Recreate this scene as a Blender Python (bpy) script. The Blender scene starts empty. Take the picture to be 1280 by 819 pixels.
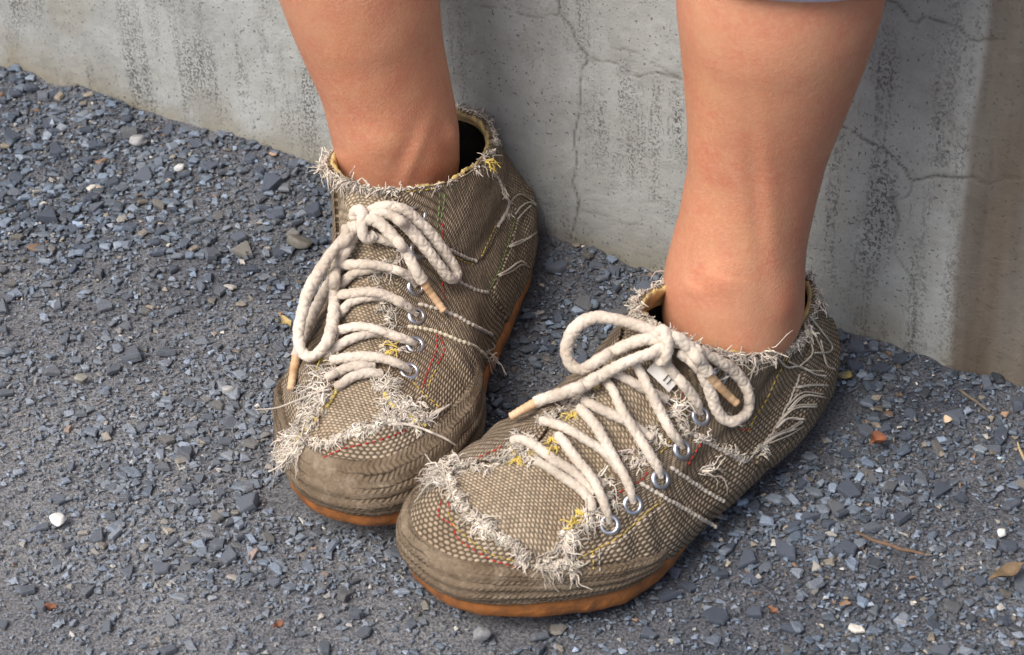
import bpy, math, random
import numpy as np
from mathutils import Vector, Matrix
from mathutils.bvhtree import BVHTree

scene = bpy.context.scene
rng = np.random.default_rng(7)
random.seed(7)

# ------------------------------------------------------------------ camera
PITCH, ROLL, FPX, DIST = 38.0, 1.5, 2900.0, 1.38
th, ro = math.radians(PITCH), math.radians(ROLL)
FW = np.array([0, math.cos(th), -math.sin(th)])
_rt = np.array([1.0, 0, 0]); _up = np.cross(_rt, FW)
RT = math.cos(ro) * _rt - math.sin(ro) * _up
UP = math.sin(ro) * _rt + math.cos(ro) * _up
CAM = -FW * DIST
cd = bpy.data.cameras.new('camera'); co = bpy.data.objects.new('camera', cd)
scene.collection.objects.link(co)
co.matrix_world = Matrix(((RT[0], UP[0], -FW[0], CAM[0]), (RT[1], UP[1], -FW[1], CAM[1]), (RT[2], UP[2], -FW[2], CAM[2]), (0, 0, 0, 1)))
cd.sensor_width = 36; cd.lens = FPX / 1280 * 36; cd.clip_start = 0.05; cd.clip_end = 200
cd.dof.use_dof = True; cd.dof.focus_distance = 1.33; cd.dof.aperture_fstop = 16
scene.camera = co
# ------------------------------------------------------------------ light: bright overcast, soft light from the upper left
SUN_EL, SUN_AZ = math.radians(54), math.radians(230)      # azimuth clockwise from +Y
w = bpy.data.worlds.new('World'); scene.world = w; w.use_nodes = True
nt = w.node_tree
sky = nt.nodes.new('ShaderNodeTexSky'); sky.sky_type = 'NISHITA'; sky.sun_disc = False
sky.sun_elevation = SUN_EL; sky.sun_rotation = SUN_AZ; sky.air_density = 0.9; sky.dust_density = 5.0; sky.ozone_density = 0.6
bg = nt.nodes['Background']; nt.links.new(sky.outputs[0], bg.inputs[0]); bg.inputs[1].default_value = 0.11
sd = bpy.data.lights.new('sun', 'SUN'); so = bpy.data.objects.new('sun', sd); scene.collection.objects.link(so)
sd.energy = 1.9; sd.angle = math.radians(32); sd.color = (1, 0.97, 0.93)
sv = Vector((math.sin(SUN_AZ) * math.cos(SUN_EL), math.cos(SUN_AZ) * math.cos(SUN_EL), math.sin(SUN_EL)))
so.rotation_euler = sv.to_track_quat('Z', 'Y').to_euler()
scene.view_settings.view_transform = 'Standard'; scene.view_settings.look = 'None'
scene.view_settings.gamma = 1; scene.view_settings.exposure = 0.72
scene.cycles.use_denoising = True
scene.cycles.max_bounces = 6

# ------------------------------------------------------------------ pixel <-> place helpers
def ray(x, y):
    d = FW + RT * ((x - 640) / FPX) + UP * ((409.5 - y) / FPX)
    return d / np.linalg.norm(d)
def project(P):
    d = np.asarray(P) - CAM; z = d @ FW
    return np.stack([640 + FPX * (d @ RT) / z, 409.5 - FPX * (d @ UP) / z], -1)
def on_ground(x, y, z=0.0):
    d = ray(x, y); return CAM + d * ((z - CAM[2]) / d[2])

# ------------------------------------------------------------------ numpy noise
def _hash(ix, iy, iz, seed):
    h = (ix.astype(np.int64) * 374761393 + iy.astype(np.int64) * 668265263 + iz.astype(np.int64) * 2147483647 + seed * 974711) & 0xFFFFFFFF
    h = ((h ^ (h >> 13)) * 1274126177) & 0xFFFFFFFF
    h = (h ^ (h >> 16)) & 0xFFFFFF
    return h / float(0xFFFFFF)
def noise3(P, freq, seed=0, octaves=1):
    P = np.asarray(P, float); tot = 0; amp = 1; norm = 0
    for o in range(octaves):
        Q = P * freq * 2 ** o + 17.3 * o; I = np.floor(Q); F = Q - I; F = F * F * (3 - 2 * F)
        r = 0
        for a in (0, 1):
            for b in (0, 1):
                for c in (0, 1):
                    wgt = (F[:, 0] if a else 1 - F[:, 0]) * (F[:, 1] if b else 1 - F[:, 1]) * (F[:, 2] if c else 1 - F[:, 2])
                    r = r + wgt * _hash(I[:, 0] + a, I[:, 1] + b, I[:, 2] + c, seed + o)
        tot = tot + amp * r; norm += amp; amp *= 0.5
    return tot / norm
def sstep(a, b, x):
    t = np.clip((x - a) / (b - a), 0, 1); return t * t * (3 - 2 * t)
def crom(P, n):
    """n points spread evenly by length along a Catmull-Rom curve through P"""
    P = np.asarray(P, float)
    if len(P) == 2:
        t = np.linspace(0, 1, n)[:, None]; return P[0] * (1 - t) + P[1] * t
    Q = np.vstack([2 * P[0] - P[1], P, 2 * P[-1] - P[-2]]); out = []
    for i in range(1, len(Q) - 2):
        t = np.linspace(0, 1, 24, endpoint=False)[:, None]
        a, b, c, d = Q[i - 1], Q[i], Q[i + 1], Q[i + 2]
        out.append(0.5 * (2 * b + (c - a) * t + (2 * a - 5 * b + 4 * c - d) * t ** 2 + (3 * b - a - 3 * c + d) * t ** 3))
    out = np.vstack(out + [P[-1:]])
    L = np.r_[0, np.cumsum(np.linalg.norm(np.diff(out, axis=0), axis=1))]
    s = np.linspace(0, L[-1], n)
    return np.stack([np.interp(s, L, out[:, k]) for k in range(out.shape[1])], -1)

# ------------------------------------------------------------------ objects
COL = scene.collection
def link(o, parent=None, label=None, cat=None, group=None, kind=None):
    COL.objects.link(o)
    if parent is not None: o.parent = parent
    if label: o['label'] = label
    if cat: o['category'] = cat
    if group: o['group'] = group
    if kind: o['kind'] = kind
    return o
def empty(name, loc=(0, 0, 0), rz=0, label=None, cat=None, group=None):
    o = bpy.data.objects.new(name, None); o.empty_display_size = 0.05
    o.location = loc; o.rotation_euler = (0, 0, rz)
    link(o, None, label, cat, group); bpy.context.view_layer.update()
    return o
class MB:
    def __init__(s): s.v = []; s.f = []; s.n = 0; s.c = []
    def add(s, v, f, col=None):
        v = np.asarray(v, float); s.v.append(v); s.f.append(np.asarray(f, np.int64) + s.n); s.n += len(v)
        s.c.append(np.tile(np.r_[col, 1.0], (len(v), 1)) if col is not None and np.ndim(col) == 1 else (col if col is not None else np.ones((len(v), 4))))
    def tube(s, P, r, seg=6, col=None, cap=True, bulge=None):
        P = np.asarray(P, float); n = len(P); r = np.broadcast_to(np.asarray(r, float), (n,))
        T = np.gradient(P, axis=0); T /= np.linalg.norm(T, axis=1)[:, None] + 1e-12
        N = np.zeros_like(P); a = np.array([0.3, 0.2, 1.0]); a = a - T[0] * (a @ T[0]); N[0] = a / np.linalg.norm(a)
        for i in range(1, n):
            a = N[i - 1] - T[i] * (N[i - 1] @ T[i]); N[i] = a / (np.linalg.norm(a) + 1e-12)
        B = np.cross(T, N); ang = np.arange(seg) / seg * 2 * math.pi
        ca, sa = np.cos(ang), np.sin(ang)
        R = r[:, None] * np.ones((1, seg))
        if bulge is not None: R = R * bulge(n, seg)
        V = P[:, None] + R[..., None] * (N[:, None] * ca[None, :, None] + B[:, None] * sa[None, :, None])
        V = V.reshape(-1, 3)
        i, j = np.meshgrid(np.arange(n - 1), np.arange(seg), indexing='ij'); j2 = (j + 1) % seg
        F = np.stack([i * seg + j, i * seg + j2, (i + 1) * seg + j2, (i + 1) * seg + j], -1).reshape(-1, 4)
        if cap:
            V = np.vstack([V, P[:1] - T[:1] * r[0] * .4, P[-1:] + T[-1:] * r[-1] * .4]); k = np.arange(seg); k2 = (k + 1) % seg
            F0 = np.stack([k2, k, np.full(seg, n * seg), np.full(seg, n * seg)], -1)
            F1 = np.stack([(n - 1) * seg + k, (n - 1) * seg + k2, np.full(seg, n * seg + 1), np.full(seg, n * seg + 1)], -1)
            F = np.vstack([F, F0, F1])
        s.add(V, F, col)
    def build(s, name, mat, parent=None, smooth=True, uv=None, **kw):
        V = np.vstack(s.v); F = np.vstack(s.f); C = np.vstack(s.c)
        return mesh_obj(name, V, F, mat, parent, smooth, uv, C, **kw)
def mesh_data(name, V, F, smooth=True, uv=None, col=None):
    F = np.asarray(F, np.int64); me = bpy.data.meshes.new(name)
    if F.shape[1] == 4:
        tri = F[:, 2] == F[:, 3]; lens = np.where(tri, 3, 4); keep = np.ones(F.shape, bool); keep[tri, 3] = False
        loops = F[keep]
    else:
        lens = np.full(len(F), F.shape[1]); loops = F.reshape(-1)
    me.vertices.add(len(V)); me.vertices.foreach_set('co', np.ascontiguousarray(V, np.float32).ravel())
    me.loops.add(len(loops)); me.loops.foreach_set('vertex_index', loops.astype(np.int32))
    me.polygons.add(len(lens)); st = np.r_[0, np.cumsum(lens)[:-1]]
    me.polygons.foreach_set('loop_start', st.astype(np.int32)); me.polygons.foreach_set('loop_total', lens.astype(np.int32))
    me.polygons.foreach_set('use_smooth', np.full(len(lens), smooth))
    if uv is not None:
        l = me.uv_layers.new(name='UVMap'); l.data.foreach_set('uv', np.asarray(uv, np.float32)[loops].ravel())
    if col is not None:
        a = me.attributes.new('Col', 'FLOAT_COLOR', 'POINT'); a.data.foreach_set('color', np.asarray(col, np.float32).ravel())
    me.update(); me.validate()
    return me
def mesh_obj(name, V, F, mat, parent=None, smooth=True, uv=None, col=None, **kw):
    V = np.asarray(V, float)
    if parent is not None:
        top = parent
        while top.parent is not None: top = top.parent
        Mi = np.array(top.matrix_world.inverted()); V = V @ Mi[:3, :3].T + Mi[:3, 3]
    me = mesh_data(name, V, F, smooth, uv, col); me.materials.append(mat)
    o = bpy.data.objects.new(name, me); link(o, parent, **kw)
    return o
def grid_faces(nr, nc, wrap=False):
    i, j = np.meshgrid(np.arange(nr - 1), np.arange(nc if wrap else nc - 1), indexing='ij'); j2 = (j + 1) % nc
    return np.stack([i * nc + j, i * nc + j2, (i + 1) * nc + j2, (i + 1) * nc + j], -1).reshape(-1, 4)

# ------------------------------------------------------------------ materials
class NT:
    def __init__(s, name, rough=0.8, spec=0.3):
        s.m = bpy.data.materials.new(name); s.m.use_nodes = True; s.t = s.m.node_tree
        s.b = s.t.nodes['Principled BSDF']; s.b.inputs['Roughness'].default_value = rough
        s.b.inputs['Specular IOR Level'].default_value = spec
    def n(s, typ, **kw):
        nd = s.t.nodes.new('ShaderNode' + typ)
        for k, v in kw.items():
            if k.startswith('i_'):
                key = k[2:]; key = int(key) if key.isdigit() else key
                nd.inputs[key].default_value = v
            else: setattr(nd, k, v)
        return nd
    def l(s, a, b): s.t.links.new(a, b)
    def math(s, op, a, b=None, c=None):
        nd = s.t.nodes.new('ShaderNodeMath'); nd.operation = op
        for k, x in enumerate((a, b, c)):
            if x is None: continue
            if isinstance(x, (int, float)): nd.inputs[k].default_value = x
            else: s.l(x, nd.inputs[k])
        return nd.outputs[0]
    def noise(s, scale, detail=4, rough=0.55, vec=None):
        nd = s.n('TexNoise', i_Scale=scale, i_Detail=detail, i_Roughness=rough)
        if vec is not None: s.l(vec, nd.inputs['Vector'])
        return nd.outputs['Fac']
    def ramp(s, fac, stops):
        nd = s.t.nodes.new('ShaderNodeValToRGB'); el = nd.color_ramp.elements
        while len(el) < len(stops): el.new(0.5)
        for e, (p, c) in zip(el, stops):
            e.position = p; e.color = (c, c, c, 1) if isinstance(c, (int, float)) else (*c, 1)
        s.l(fac, nd.inputs[0]); return nd.outputs[0]
    def mix(s, fac, a, b, mode='MIX'):
        nd = s.t.nodes.new('ShaderNodeMix'); nd.data_type = 'RGBA'; nd.blend_type = mode
        for sk, x in ((nd.inputs[0], fac), (nd.inputs[6], a), (nd.inputs[7], b)):
            if isinstance(x, (int, float)): sk.default_value = x
            elif isinstance(x, tuple): sk.default_value = (*x, 1)
            else: s.l(x, sk)
        return nd.outputs[2]
    def bump(s, h, dist, strength=1.0, prev=None):
        nd = s.n('Bump', i_Strength=strength, i_Distance=dist); s.l(h, nd.inputs['Height'])
        if prev is not None: s.l(prev, nd.inputs['Normal'])
        s.l(nd.outputs[0], s.b.inputs['Normal']); return nd.outputs[0]
    def color(s, c):
        if isinstance(c, tuple): s.b.inputs['Base Color'].default_value = (*c, 1)
        else: s.l(c, s.b.inputs['Base Color'])
    def obj(s): return s.n('TexCoord').outputs['Object']

def mat_canvas(name, bead, gap, pu=0.0033, pv=0.0022, dirt=(0.10, 0.075, 0.05), seed=0.0):
    t = NT(name, 0.9, 0.15); oc = t.obj()
    uv = t.n('UVMap').outputs[0]
    nz = t.n('TexNoise', i_Scale=120.0, i_Detail=2.0); t.l(oc, nz.inputs['Vector'])
    off = t.n('VectorMath', operation='SCALE'); sub = t.n('VectorMath', operation='SUBTRACT', i_1=(0.5, 0.5, 0.5))
    t.l(nz.outputs['Color'], sub.inputs[0]); t.l(sub.outputs[0], off.inputs[0]); off.inputs['Scale'].default_value = 0.0006
    ad = t.n('VectorMath', operation='ADD'); t.l(uv, ad.inputs[0]); t.l(off.outputs[0], ad.inputs[1])
    sp = t.n('SeparateXYZ'); t.l(ad.outputs[0], sp.inputs[0])
    v = t.math('DIVIDE', sp.outputs[1], pv); row = t.math('FLOOR', v); fv = t.math('SUBTRACT', t.math('FRACT', v), 0.5)
    odd = t.math('MODULO', t.math('ABSOLUTE', row), 2.0)
    u = t.math('ADD', t.math('DIVIDE', sp.outputs[0], pu), t.math('MULTIPLY', odd, 0.5))
    fu = t.math('SUBTRACT', t.math('FRACT', u), 0.5); col = t.math('FLOOR', u)
    d2 = t.math('ADD', t.math('MULTIPLY', t.math('MULTIPLY', fu, fu), 5.4), t.math('MULTIPLY', t.math('MULTIPLY', fv, fv), 4.8))
    h = t.math('SUBTRACT', 1.0, d2); h = t.math('MAXIMUM', h, 0.0); h = t.math('POWER', h, 0.8)
    cid = t.n('CombineXYZ'); t.l(row, cid.inputs[0]); t.l(col, cid.inputs[1])
    wn = t.n('TexWhiteNoise', noise_dimensions='2D'); t.l(cid.outputs[0], wn.inputs['Vector'])
    fac = t.ramp(h, [(0.12, 0.0), (0.62, 1.0)])
    base = t.mix(fac, gap, bead)
    vary = t.math('ADD', t.math('MULTIPLY', wn.outputs[0], 0.42), 0.70)
    base = t.mix(1.0, base, t.ramp(vary, [(0, 0.0), (1.0, 1.0)]), 'MULTIPLY')
    patch = t.ramp(t.noise(22.0, 5, 0.6, oc), [(0.35, 0.0), (0.68, 1.0)])
    base = t.mix(t.math('MULTIPLY', patch, 0.5), base, t.mix(1.0, base, (0.60, 0.52, 0.44), 'MULTIPLY'))
    fade = t.ramp(t.noise(13.0, 5, 0.65, oc), [(0.48, 0.0), (0.70, 1.0)])
    base = t.mix(t.math('MULTIPLY', fade, 0.40), base, t.mix(1.0, base, (1.35, 1.35, 1.38), 'MULTIPLY'))
    fine = t.noise(900.0, 3, 0.6, oc)
    base = t.mix(0.22, base, t.ramp(fine, [(0.3, 0.02), (0.75, 0.6)]), 'OVERLAY')
    t.color(base)
    t.bump(t.math('ADD', h, t.math('MULTIPLY', fine, 0.25)), 0.0008, 1.0)
    return t.m
def mat_attr(name, rough=0.85, bump_scale=1500, bump_d=0.0003, vary=0.35, spec=0.2, sss=0.0):
    t = NT(name, rough, spec); oc = t.obj()
    a = t.n('Attribute', attribute_name='Col'); n1 = t.noise(bump_scale, 3, 0.6, oc); n2 = t.noise(90, 4, 0.6, oc)
    c = t.mix(vary, a.outputs[0], t.mix(1.0, a.outputs[0], t.ramp(n2, [(0.3, 0.45), (0.7, 1.0)]), 'MULTIPLY'))
    c = t.mix(0.25, c, t.ramp(n1, [(0.3, 0.1), (0.7, 0.9)]), 'OVERLAY')
    t.color(c); t.bump(n1, bump_d, 0.8)
    return t.m
def mat_plain(name, c1, c2, scale=60, rough=0.6, spec=0.4, bscale=300, bd=0.0005, metal=0.0):
    t = NT(name, rough, spec); oc = t.obj(); t.b.inputs['Metallic'].default_value = metal
    t.color(t.mix(t.ramp(t.noise(scale, 5, 0.6, oc), [(0.35, 0.0), (0.65, 1.0)]), c1, c2))
    t.bump(t.noise(bscale, 4, 0.6, oc), bd, 0.7)
    return t.m
def mat_rand():
    t = NT('worn_toe_rubber', 0.75, 0.25); oc = t.obj(); uv = t.n('UVMap').outputs[0]
    sp = t.n('SeparateXYZ'); t.l(uv, sp.inputs[0])
    nw = t.noise(60, 3, 0.6, oc)
    v = t.math('ADD', t.math('DIVIDE', sp.outputs[1], 0.0058), t.math('MULTIPLY', nw, 0.9))
    row = t.math('FLOOR', v); fv = t.math('ABSOLUTE', t.math('SUBTRACT', t.math('FRACT', v), 0.5))
    zz = t.math('ADD', t.math('DIVIDE', sp.outputs[0], 0.0030), t.math('MULTIPLY', fv, 1.6))
    w1 = t.math('SINE', t.math('MULTIPLY', zz, 6.2832))
    groove = t.ramp(fv, [(0.40, 1.0), (0.49, 0.0)])
    worn = t.ramp(t.noise(26, 4, 0.6, oc), [(0.38, 0.05), (0.62, 1.0)])
    h = t.math('MULTIPLY', t.math('ADD', t.math('MULTIPLY', w1, 0.30), t.math('MULTIPLY', groove, 0.9)), worn)
    c = t.mix(t.ramp(t.noise(34, 6, 0.65, oc), [(0.3, 0.0), (0.7, 1.0)]), (0.125, 0.085, 0.050), (0.25, 0.195, 0.135))
    c = t.mix(t.math('MULTIPLY', t.math('SUBTRACT', 1.0, groove), t.math('MULTIPLY', worn, 0.9)), c, (0.06, 0.04, 0.024))
    c = t.mix(t.ramp(t.noise(420, 4, 0.7, oc), [(0.50, 0.0), (0.70, 0.6)]), c, (0.08, 0.058, 0.04))
    c = t.mix(t.ramp(t.noise(48, 6, 0.75, oc), [(0.54, 0.0), (0.68, 0.6)]), c, (0.37, 0.30, 0.22))
    t.color(c)
    b = t.bump(h, 0.0013, 1.0); t.bump(t.noise(600, 5, 0.75, oc), 0.0010, 0.9, b)
    return t.m
def mat_lace():
    t = NT('cotton_lace', 0.95, 0.1); oc = t.obj(); uv = t.n('UVMap').outputs[0]
    sp = t.n('SeparateXYZ'); t.l(uv, sp.inputs[0])
    fine = t.noise(1600, 3, 0.6, oc)
    c = t.mix(t.ramp(t.noise(45, 5, 0.65, oc), [(0.35, 0.0), (0.68, 1.0)]), (0.66, 0.59, 0.51), (0.42, 0.36, 0.295))
    a = t.n('Attribute', attribute_name='Col')
    c = t.mix(1.0, c, a.outputs[0], 'MULTIPLY')
    c = t.mix(0.18, c, t.ramp(fine, [(0.3, 0.1), (0.7, 0.9)]), 'OVERLAY')
    t.color(c); t.bump(fine, 0.0004, 0.8)
    t.b.inputs['Sheen Weight'].default_value = 0.15
    return t.m
def mat_skin():
    t = NT('skin', 0.5, 0.35); oc = t.obj()
    big = t.ramp(t.noise(14, 5, 0.6, oc), [(0.3, 0.0), (0.7, 1.0)])
    c = t.mix(big, (0.54, 0.265, 0.155), (0.48, 0.20, 0.112))
    c = t.mix(t.ramp(t.noise(60, 6, 0.7, oc), [(0.40, 0.0), (0.68, 0.75)]), c, (0.49, 0.165, 0.10))
    c = t.mix(t.ramp(t.noise(28, 4, 0.6, oc), [(0.50, 0.0), (0.72, 0.45)]), c, (0.60, 0.345, 0.18))
    c = t.mix(t.ramp(t.noise(420, 3, 0.6, oc), [(0.45, 0.0), (0.75, 0.45)]), c, (0.60, 0.34, 0.23))
    c = t.mix(t.ramp(t.noise(9, 4, 0.6, oc), [(0.45, 0.0), (0.65, 0.4)]), c, (0.53, 0.285, 0.165))
    a = t.n('Attribute', attribute_name='Col')
    c = t.mix(1.0, c, a.outputs[0], 'MULTIPLY')
    t.color(c)
    vo = t.n('TexVoronoi', i_Scale=900.0); t.l(oc, vo.inputs['Vector'])
    b = t.bump(vo.outputs['Distance'], 0.00018, 0.7); t.bump(t.noise(160, 4, 0.6, oc), 0.0004, 0.5, b)
    t.b.inputs['Subsurface Weight'].default_value = 0.12
    t.b.inputs['Subsurface Radius'].default_value = (0.006, 0.0022, 0.0012); t.b.inputs['Subsurface Scale'].default_value = 1.0
    return t.m
M = dict(
    quarter=mat_canvas('woven_canvas', (0.46, 0.372, 0.272), (0.135, 0.103, 0.070)),
    vamp=mat_canvas('woven_canvas_vamp', (0.54, 0.445, 0.325), (0.24, 0.185, 0.125), 0.0027, 0.0017),
    rand=mat_rand(), lace=mat_lace(), skin=mat_skin(),
    gum=mat_plain('gum_sole', (0.42, 0.155, 0.038), (0.17, 0.075, 0.033), 75, 0.7, 0.35, 260, 0.0012),
    lining=mat_plain('yellow_lining', (0.58, 0.43, 0.17), (0.34, 0.25, 0.13), 130, 0.9, 0.1, 900, 0.0004),
    insole=mat_plain('insole_and_inside_shade', (0.02, 0.017, 0.015), (0.03, 0.026, 0.022), 50, 0.95, 0.05),  # near-black; also carries the painted shade inside shoes and eyelets
    yarn=mat_attr('frayed_yarn'), thread=mat_attr('thread', vary=0.15),
    metal=mat_plain('nickel_eyelet', (0.62, 0.63, 0.66), (0.42, 0.43, 0.46), 120, 0.34, 0.5, 500, 0.0001, 1.0),
    aglet=mat_plain('taped_lace_tip', (0.64, 0.44, 0.27), (0.48, 0.30, 0.16), 90, 0.55, 0.3, 500, 0.0004),
    tag=mat_plain('white_tag', (0.78, 0.75, 0.70), (0.66, 0.62, 0.56), 60, 0.8, 0.2, 800, 0.0002),
    ink=mat_plain('black_ink', (0.02, 0.02, 0.02), (0.04, 0.04, 0.04), 60, 0.8, 0.2),
    hem=mat_plain('pale_lilac_cotton', (0.74, 0.72, 0.82), (0.66, 0.64, 0.76), 60, 0.9, 0.1, 1200, 0.0004),
)

# ------------------------------------------------------------------ wall line (base of wall seen in the photograph)
WA, WB = on_ground(0, 92), on_ground(1280, 500)
WD = (WB - WA)[:2]; WD /= np.linalg.norm(WD); WN = np.array([WD[1], -WD[0]])   # WN points to the camera side
if WN @ (CAM[:2] - WA[:2]) < 0: WN = -WN
def wall_hit(x, y):
    d = ray(x, y); t = ((WA[:2] - CAM[:2]) @ WN) / (d[:2] @ WN); return CAM + d * t
def wall_uv(P):
    P = np.atleast_2d(P); return np.stack([(P[:, :2] - WA[:2]) @ WD, P[:, 2]], -1)
# ------------------------------------------------------------------ shoe shape: a cup of tilted foot-shaped rings
# left foot, heel at x=0, toe at +x, +y = outer side
RINGS = [
 # xb, zb, xf, zf, sagL, sagM, n, wl[5], wm[5]
 [0.016, .008, .290, .014, 0, 0, 2.6, .036, .040, .047, .061, .056, .036, .035, .037, .055, .055],
 [.010, .022, .294, .030, 0, 0, 2.6, .038, .042, .050, .063, .056, .038, .037, .038, .056, .055],
 [.009, .037, .289, .046, 0, 0, 2.5, .038, .040, .045, .058, .052, .037, .037, .038, .053, .051],
 [.011, .048, .269, .0585, 0, 0, 2.4, .034, .036, .040, .050, .044, .036, .037, .038, .047, .044],
 [.014, .057, .237, .0655, 0, 0, 2.25, .032, .035, .039, .043, .037, .035, .037, .038, .042, .038],
 [.017, .066, .205, .077, .004, .001, 2.2, .030, .033, .037, .038, .032, .034, .036, .037, .038, .033],
 [.021, .074, .174, .094, .012, .001, 2.2, .029, .032, .036, .035, .030, .031, .032, .032, .033, .031],
 [.027, .082, .146, .117, .018, .002, 2.2, .029, .032, .035, .033, .028, .026, .026, .025, .026, .026],
]
RINGS_B = [list(r) for r in RINGS]
for _r, _x in zip(RINGS_B, (.005, -.001, -.002, -.001, .001, .003, .006, .008)): _r[0] = _x
RINGS_B[7][12:17] = [.033, .036, .038, .038, .033]; RINGS_B[6][12:17] = [.034, .037, .040, .039, .033]
RINGS_B[7][0] = .008; RINGS_B[7][1] = .089; RINGS_B[7][3] = .124; RINGS_B[6][1] = .079; RINGS_B[6][3] = .098; RINGS_B[6][0] = .006
RINGS_B[6][4:6] = [.004, .004]; RINGS_B[7][4:6] = [.004, .004]
RINGS_B[7][9:12] = [.044, .044, .036]; RINGS_B[6][9:12] = [.041, .040, .033]
NV, NU = 170, 440
LEN = 0.294
def ring_params(vv, R):
    K = np.array(R); n = len(K); Q = np.vstack([2 * K[0] - K[1], K, 2 * K[-1] - K[-2]])
    x = np.clip(vv, 0, 1) * (n - 1); i = np.minimum(x.astype(int), n - 2); t = (x - i)[:, None]
    a, b, c, d = Q[i], Q[i + 1], Q[i + 2], Q[i + 3]
    return 0.5 * (2 * b + (c - a) * t + (2 * a - 5 * b + 4 * c - d) * t ** 2 + (3 * b - a - 3 * c + d) * t ** 3)
def shoe_points(vv, phi, R, lean=0.0):
    """vv, phi arrays of the same length -> local points (left foot). phi 0 = toe, + = outer side, pi = heel"""
    p = ring_params(vv, R); xb, zb, xf, zf, sl, sm, n = p[:, :7].T
    c, s = np.cos(phi), np.sin(phi)
    ss = (1 + np.sign(c) * np.abs(c) ** (2 / n)) / 2; e = np.abs(s) ** (2 / n)
    k = ss * 4; i = np.clip(k.astype(int), 0, 3); f = k - i; f = f * f * (3 - 2 * f) * .5 + f * .5
    wl, wm = p[:, 7:12], p[:, 12:17]; r = np.arange(len(p))
    W = np.where(s >= 0, wl[r, i] * (1 - f) + wl[r, i + 1] * f, -(wm[r, i] * (1 - f) + wm[r, i + 1] * f))
    x = xb + (xf - xb) * ss
    y = W * e - 0.012 * sstep(.55, 1.0, x / LEN) + lean * np.clip((vv - .25) / .75, 0, 1) ** 1.3
    z = zb + (zf - zb) * ss - np.where(s >= 0, sl, sm) * s * s + 0.006 * sstep(.72, 1.0, x / LEN) * (1 - np.clip(vv * 7 / 2, 0, 1))
    return np.stack([x, y, z], -1)

class Shoe:
    def __init__(s, loc, heading, mirror, R=RINGS, lean=0.0):
        s.loc = np.array([*loc, 0.0]); s.h = heading; s.mir = -1 if mirror else 1; s.R = R; s.lean = lean
        c, sn = math.cos(heading), math.sin(heading); s.rot = np.array([[c, -sn, 0], [sn, c, 0], [0, 0, 1]])
        vv = np.linspace(0, 1, NV); ph = np.arange(NU) / NU * 2 * math.pi - math.pi
        V, P = np.meshgrid(vv, ph, indexing='ij'); s.vv, s.ph = V, P
        s.G = s.world(shoe_points(V.ravel(), P.ravel(), R, lean)).reshape(NV, NU, 3)
        s.N = s.normals(s.G)
        # soft unevenness of worn cloth
        q = s.G.reshape(-1, 3); lx = (q - s.loc) @ s.rot; flex = np.exp(-((lx[:, 0] - .203) / .030) ** 2)
        amp = 0.0030 * (noise3(q, 42, 3, 2) - .5) + 0.0010 * (noise3(q, 130, 5, 2) - .5) + flex * .0008 * np.sin(lx[:, 0] * 2 * math.pi / .017 + 6 * noise3(q, 30, 8))
        amp += np.exp(-((lx[:, 0] - .05) / .04) ** 2) * .0007 * np.sin(lx[:, 2] * 2 * math.pi / .020 + 5 * noise3(q, 25, 18))
        s.G = s.G + s.N * amp.reshape(NV, NU, 1); s.N = s.normals(s.G)
    def world(s, L): return (L * [1, s.mir, 1]) @ s.rot.T + s.loc
    def normals(s, G):
        du = np.roll(G, -1, 1) - np.roll(G, 1, 1); dv = np.gradient(G, axis=0)
        n = np.cross(du, dv); n /= np.linalg.norm(n, axis=-1)[..., None] + 1e-12
        return n * s.mir
    def at(s, vv, phi):
        return s.world(shoe_points(np.atleast_1d(vv).astype(float), np.atleast_1d(phi).astype(float), s.R, s.lean))
SA = Shoe((0.182, -0.050), math.radians(221.5), False, RINGS, -0.004)
SB = Shoe((-0.002, 0.099), math.radians(250), True, RINGS_B, 0.026)
def sole_grid(S, nu=240):
    """outsole: rounded band round the base outline and a flat tread under it"""
    ph = np.arange(nu) / nu * 2 * math.pi - math.pi
    rows = []
    top = shoe_points(np.full(nu, 0.06), ph, S.R); low = shoe_points(np.zeros(nu), ph, S.R)
    ctr = np.array([0.15, -0.004, 0])
    def off(P, d):
        T = np.roll(P, -1, 0) - np.roll(P, 1, 0); n = np.stack([T[:, 1], -T[:, 0]], -1); n /= np.linalg.norm(n, axis=1)[:, None] + 1e-9
        if np.mean(np.sum(n * (P - ctr)[:, :2], 1)) < 0: n = -n
        Q = P.copy(); Q[:, :2] += n * np.reshape(d, (-1, 1)); return Q
    spring = 0.009 * sstep(.74, 1.0, low[:, 0] / LEN) + 0.003 * sstep(.10, 0, low[:, 0] / LEN)
    for z, d in ((0.0165, 0.0005), (0.0160, 0.0036), (0.013, 0.0046), (0.008, 0.0044), (0.004, 0.0030), (0.001, 0.0000), (0.0, -0.006), (0.0, -0.02)):
        side = sstep(.70, .45, low[:, 0] / LEN) * (low[:, 1] > 0)
        Q = off(low, d - .007 * side); Q[:, 2] =  z + spring * (1.0 if z > 0.002 else 1.0) + (0.0 if z < .012 else .0035 * sstep(.55, .8, low[:, 0] / LEN)); rows.append(Q)
    return np.stack(rows)
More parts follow.
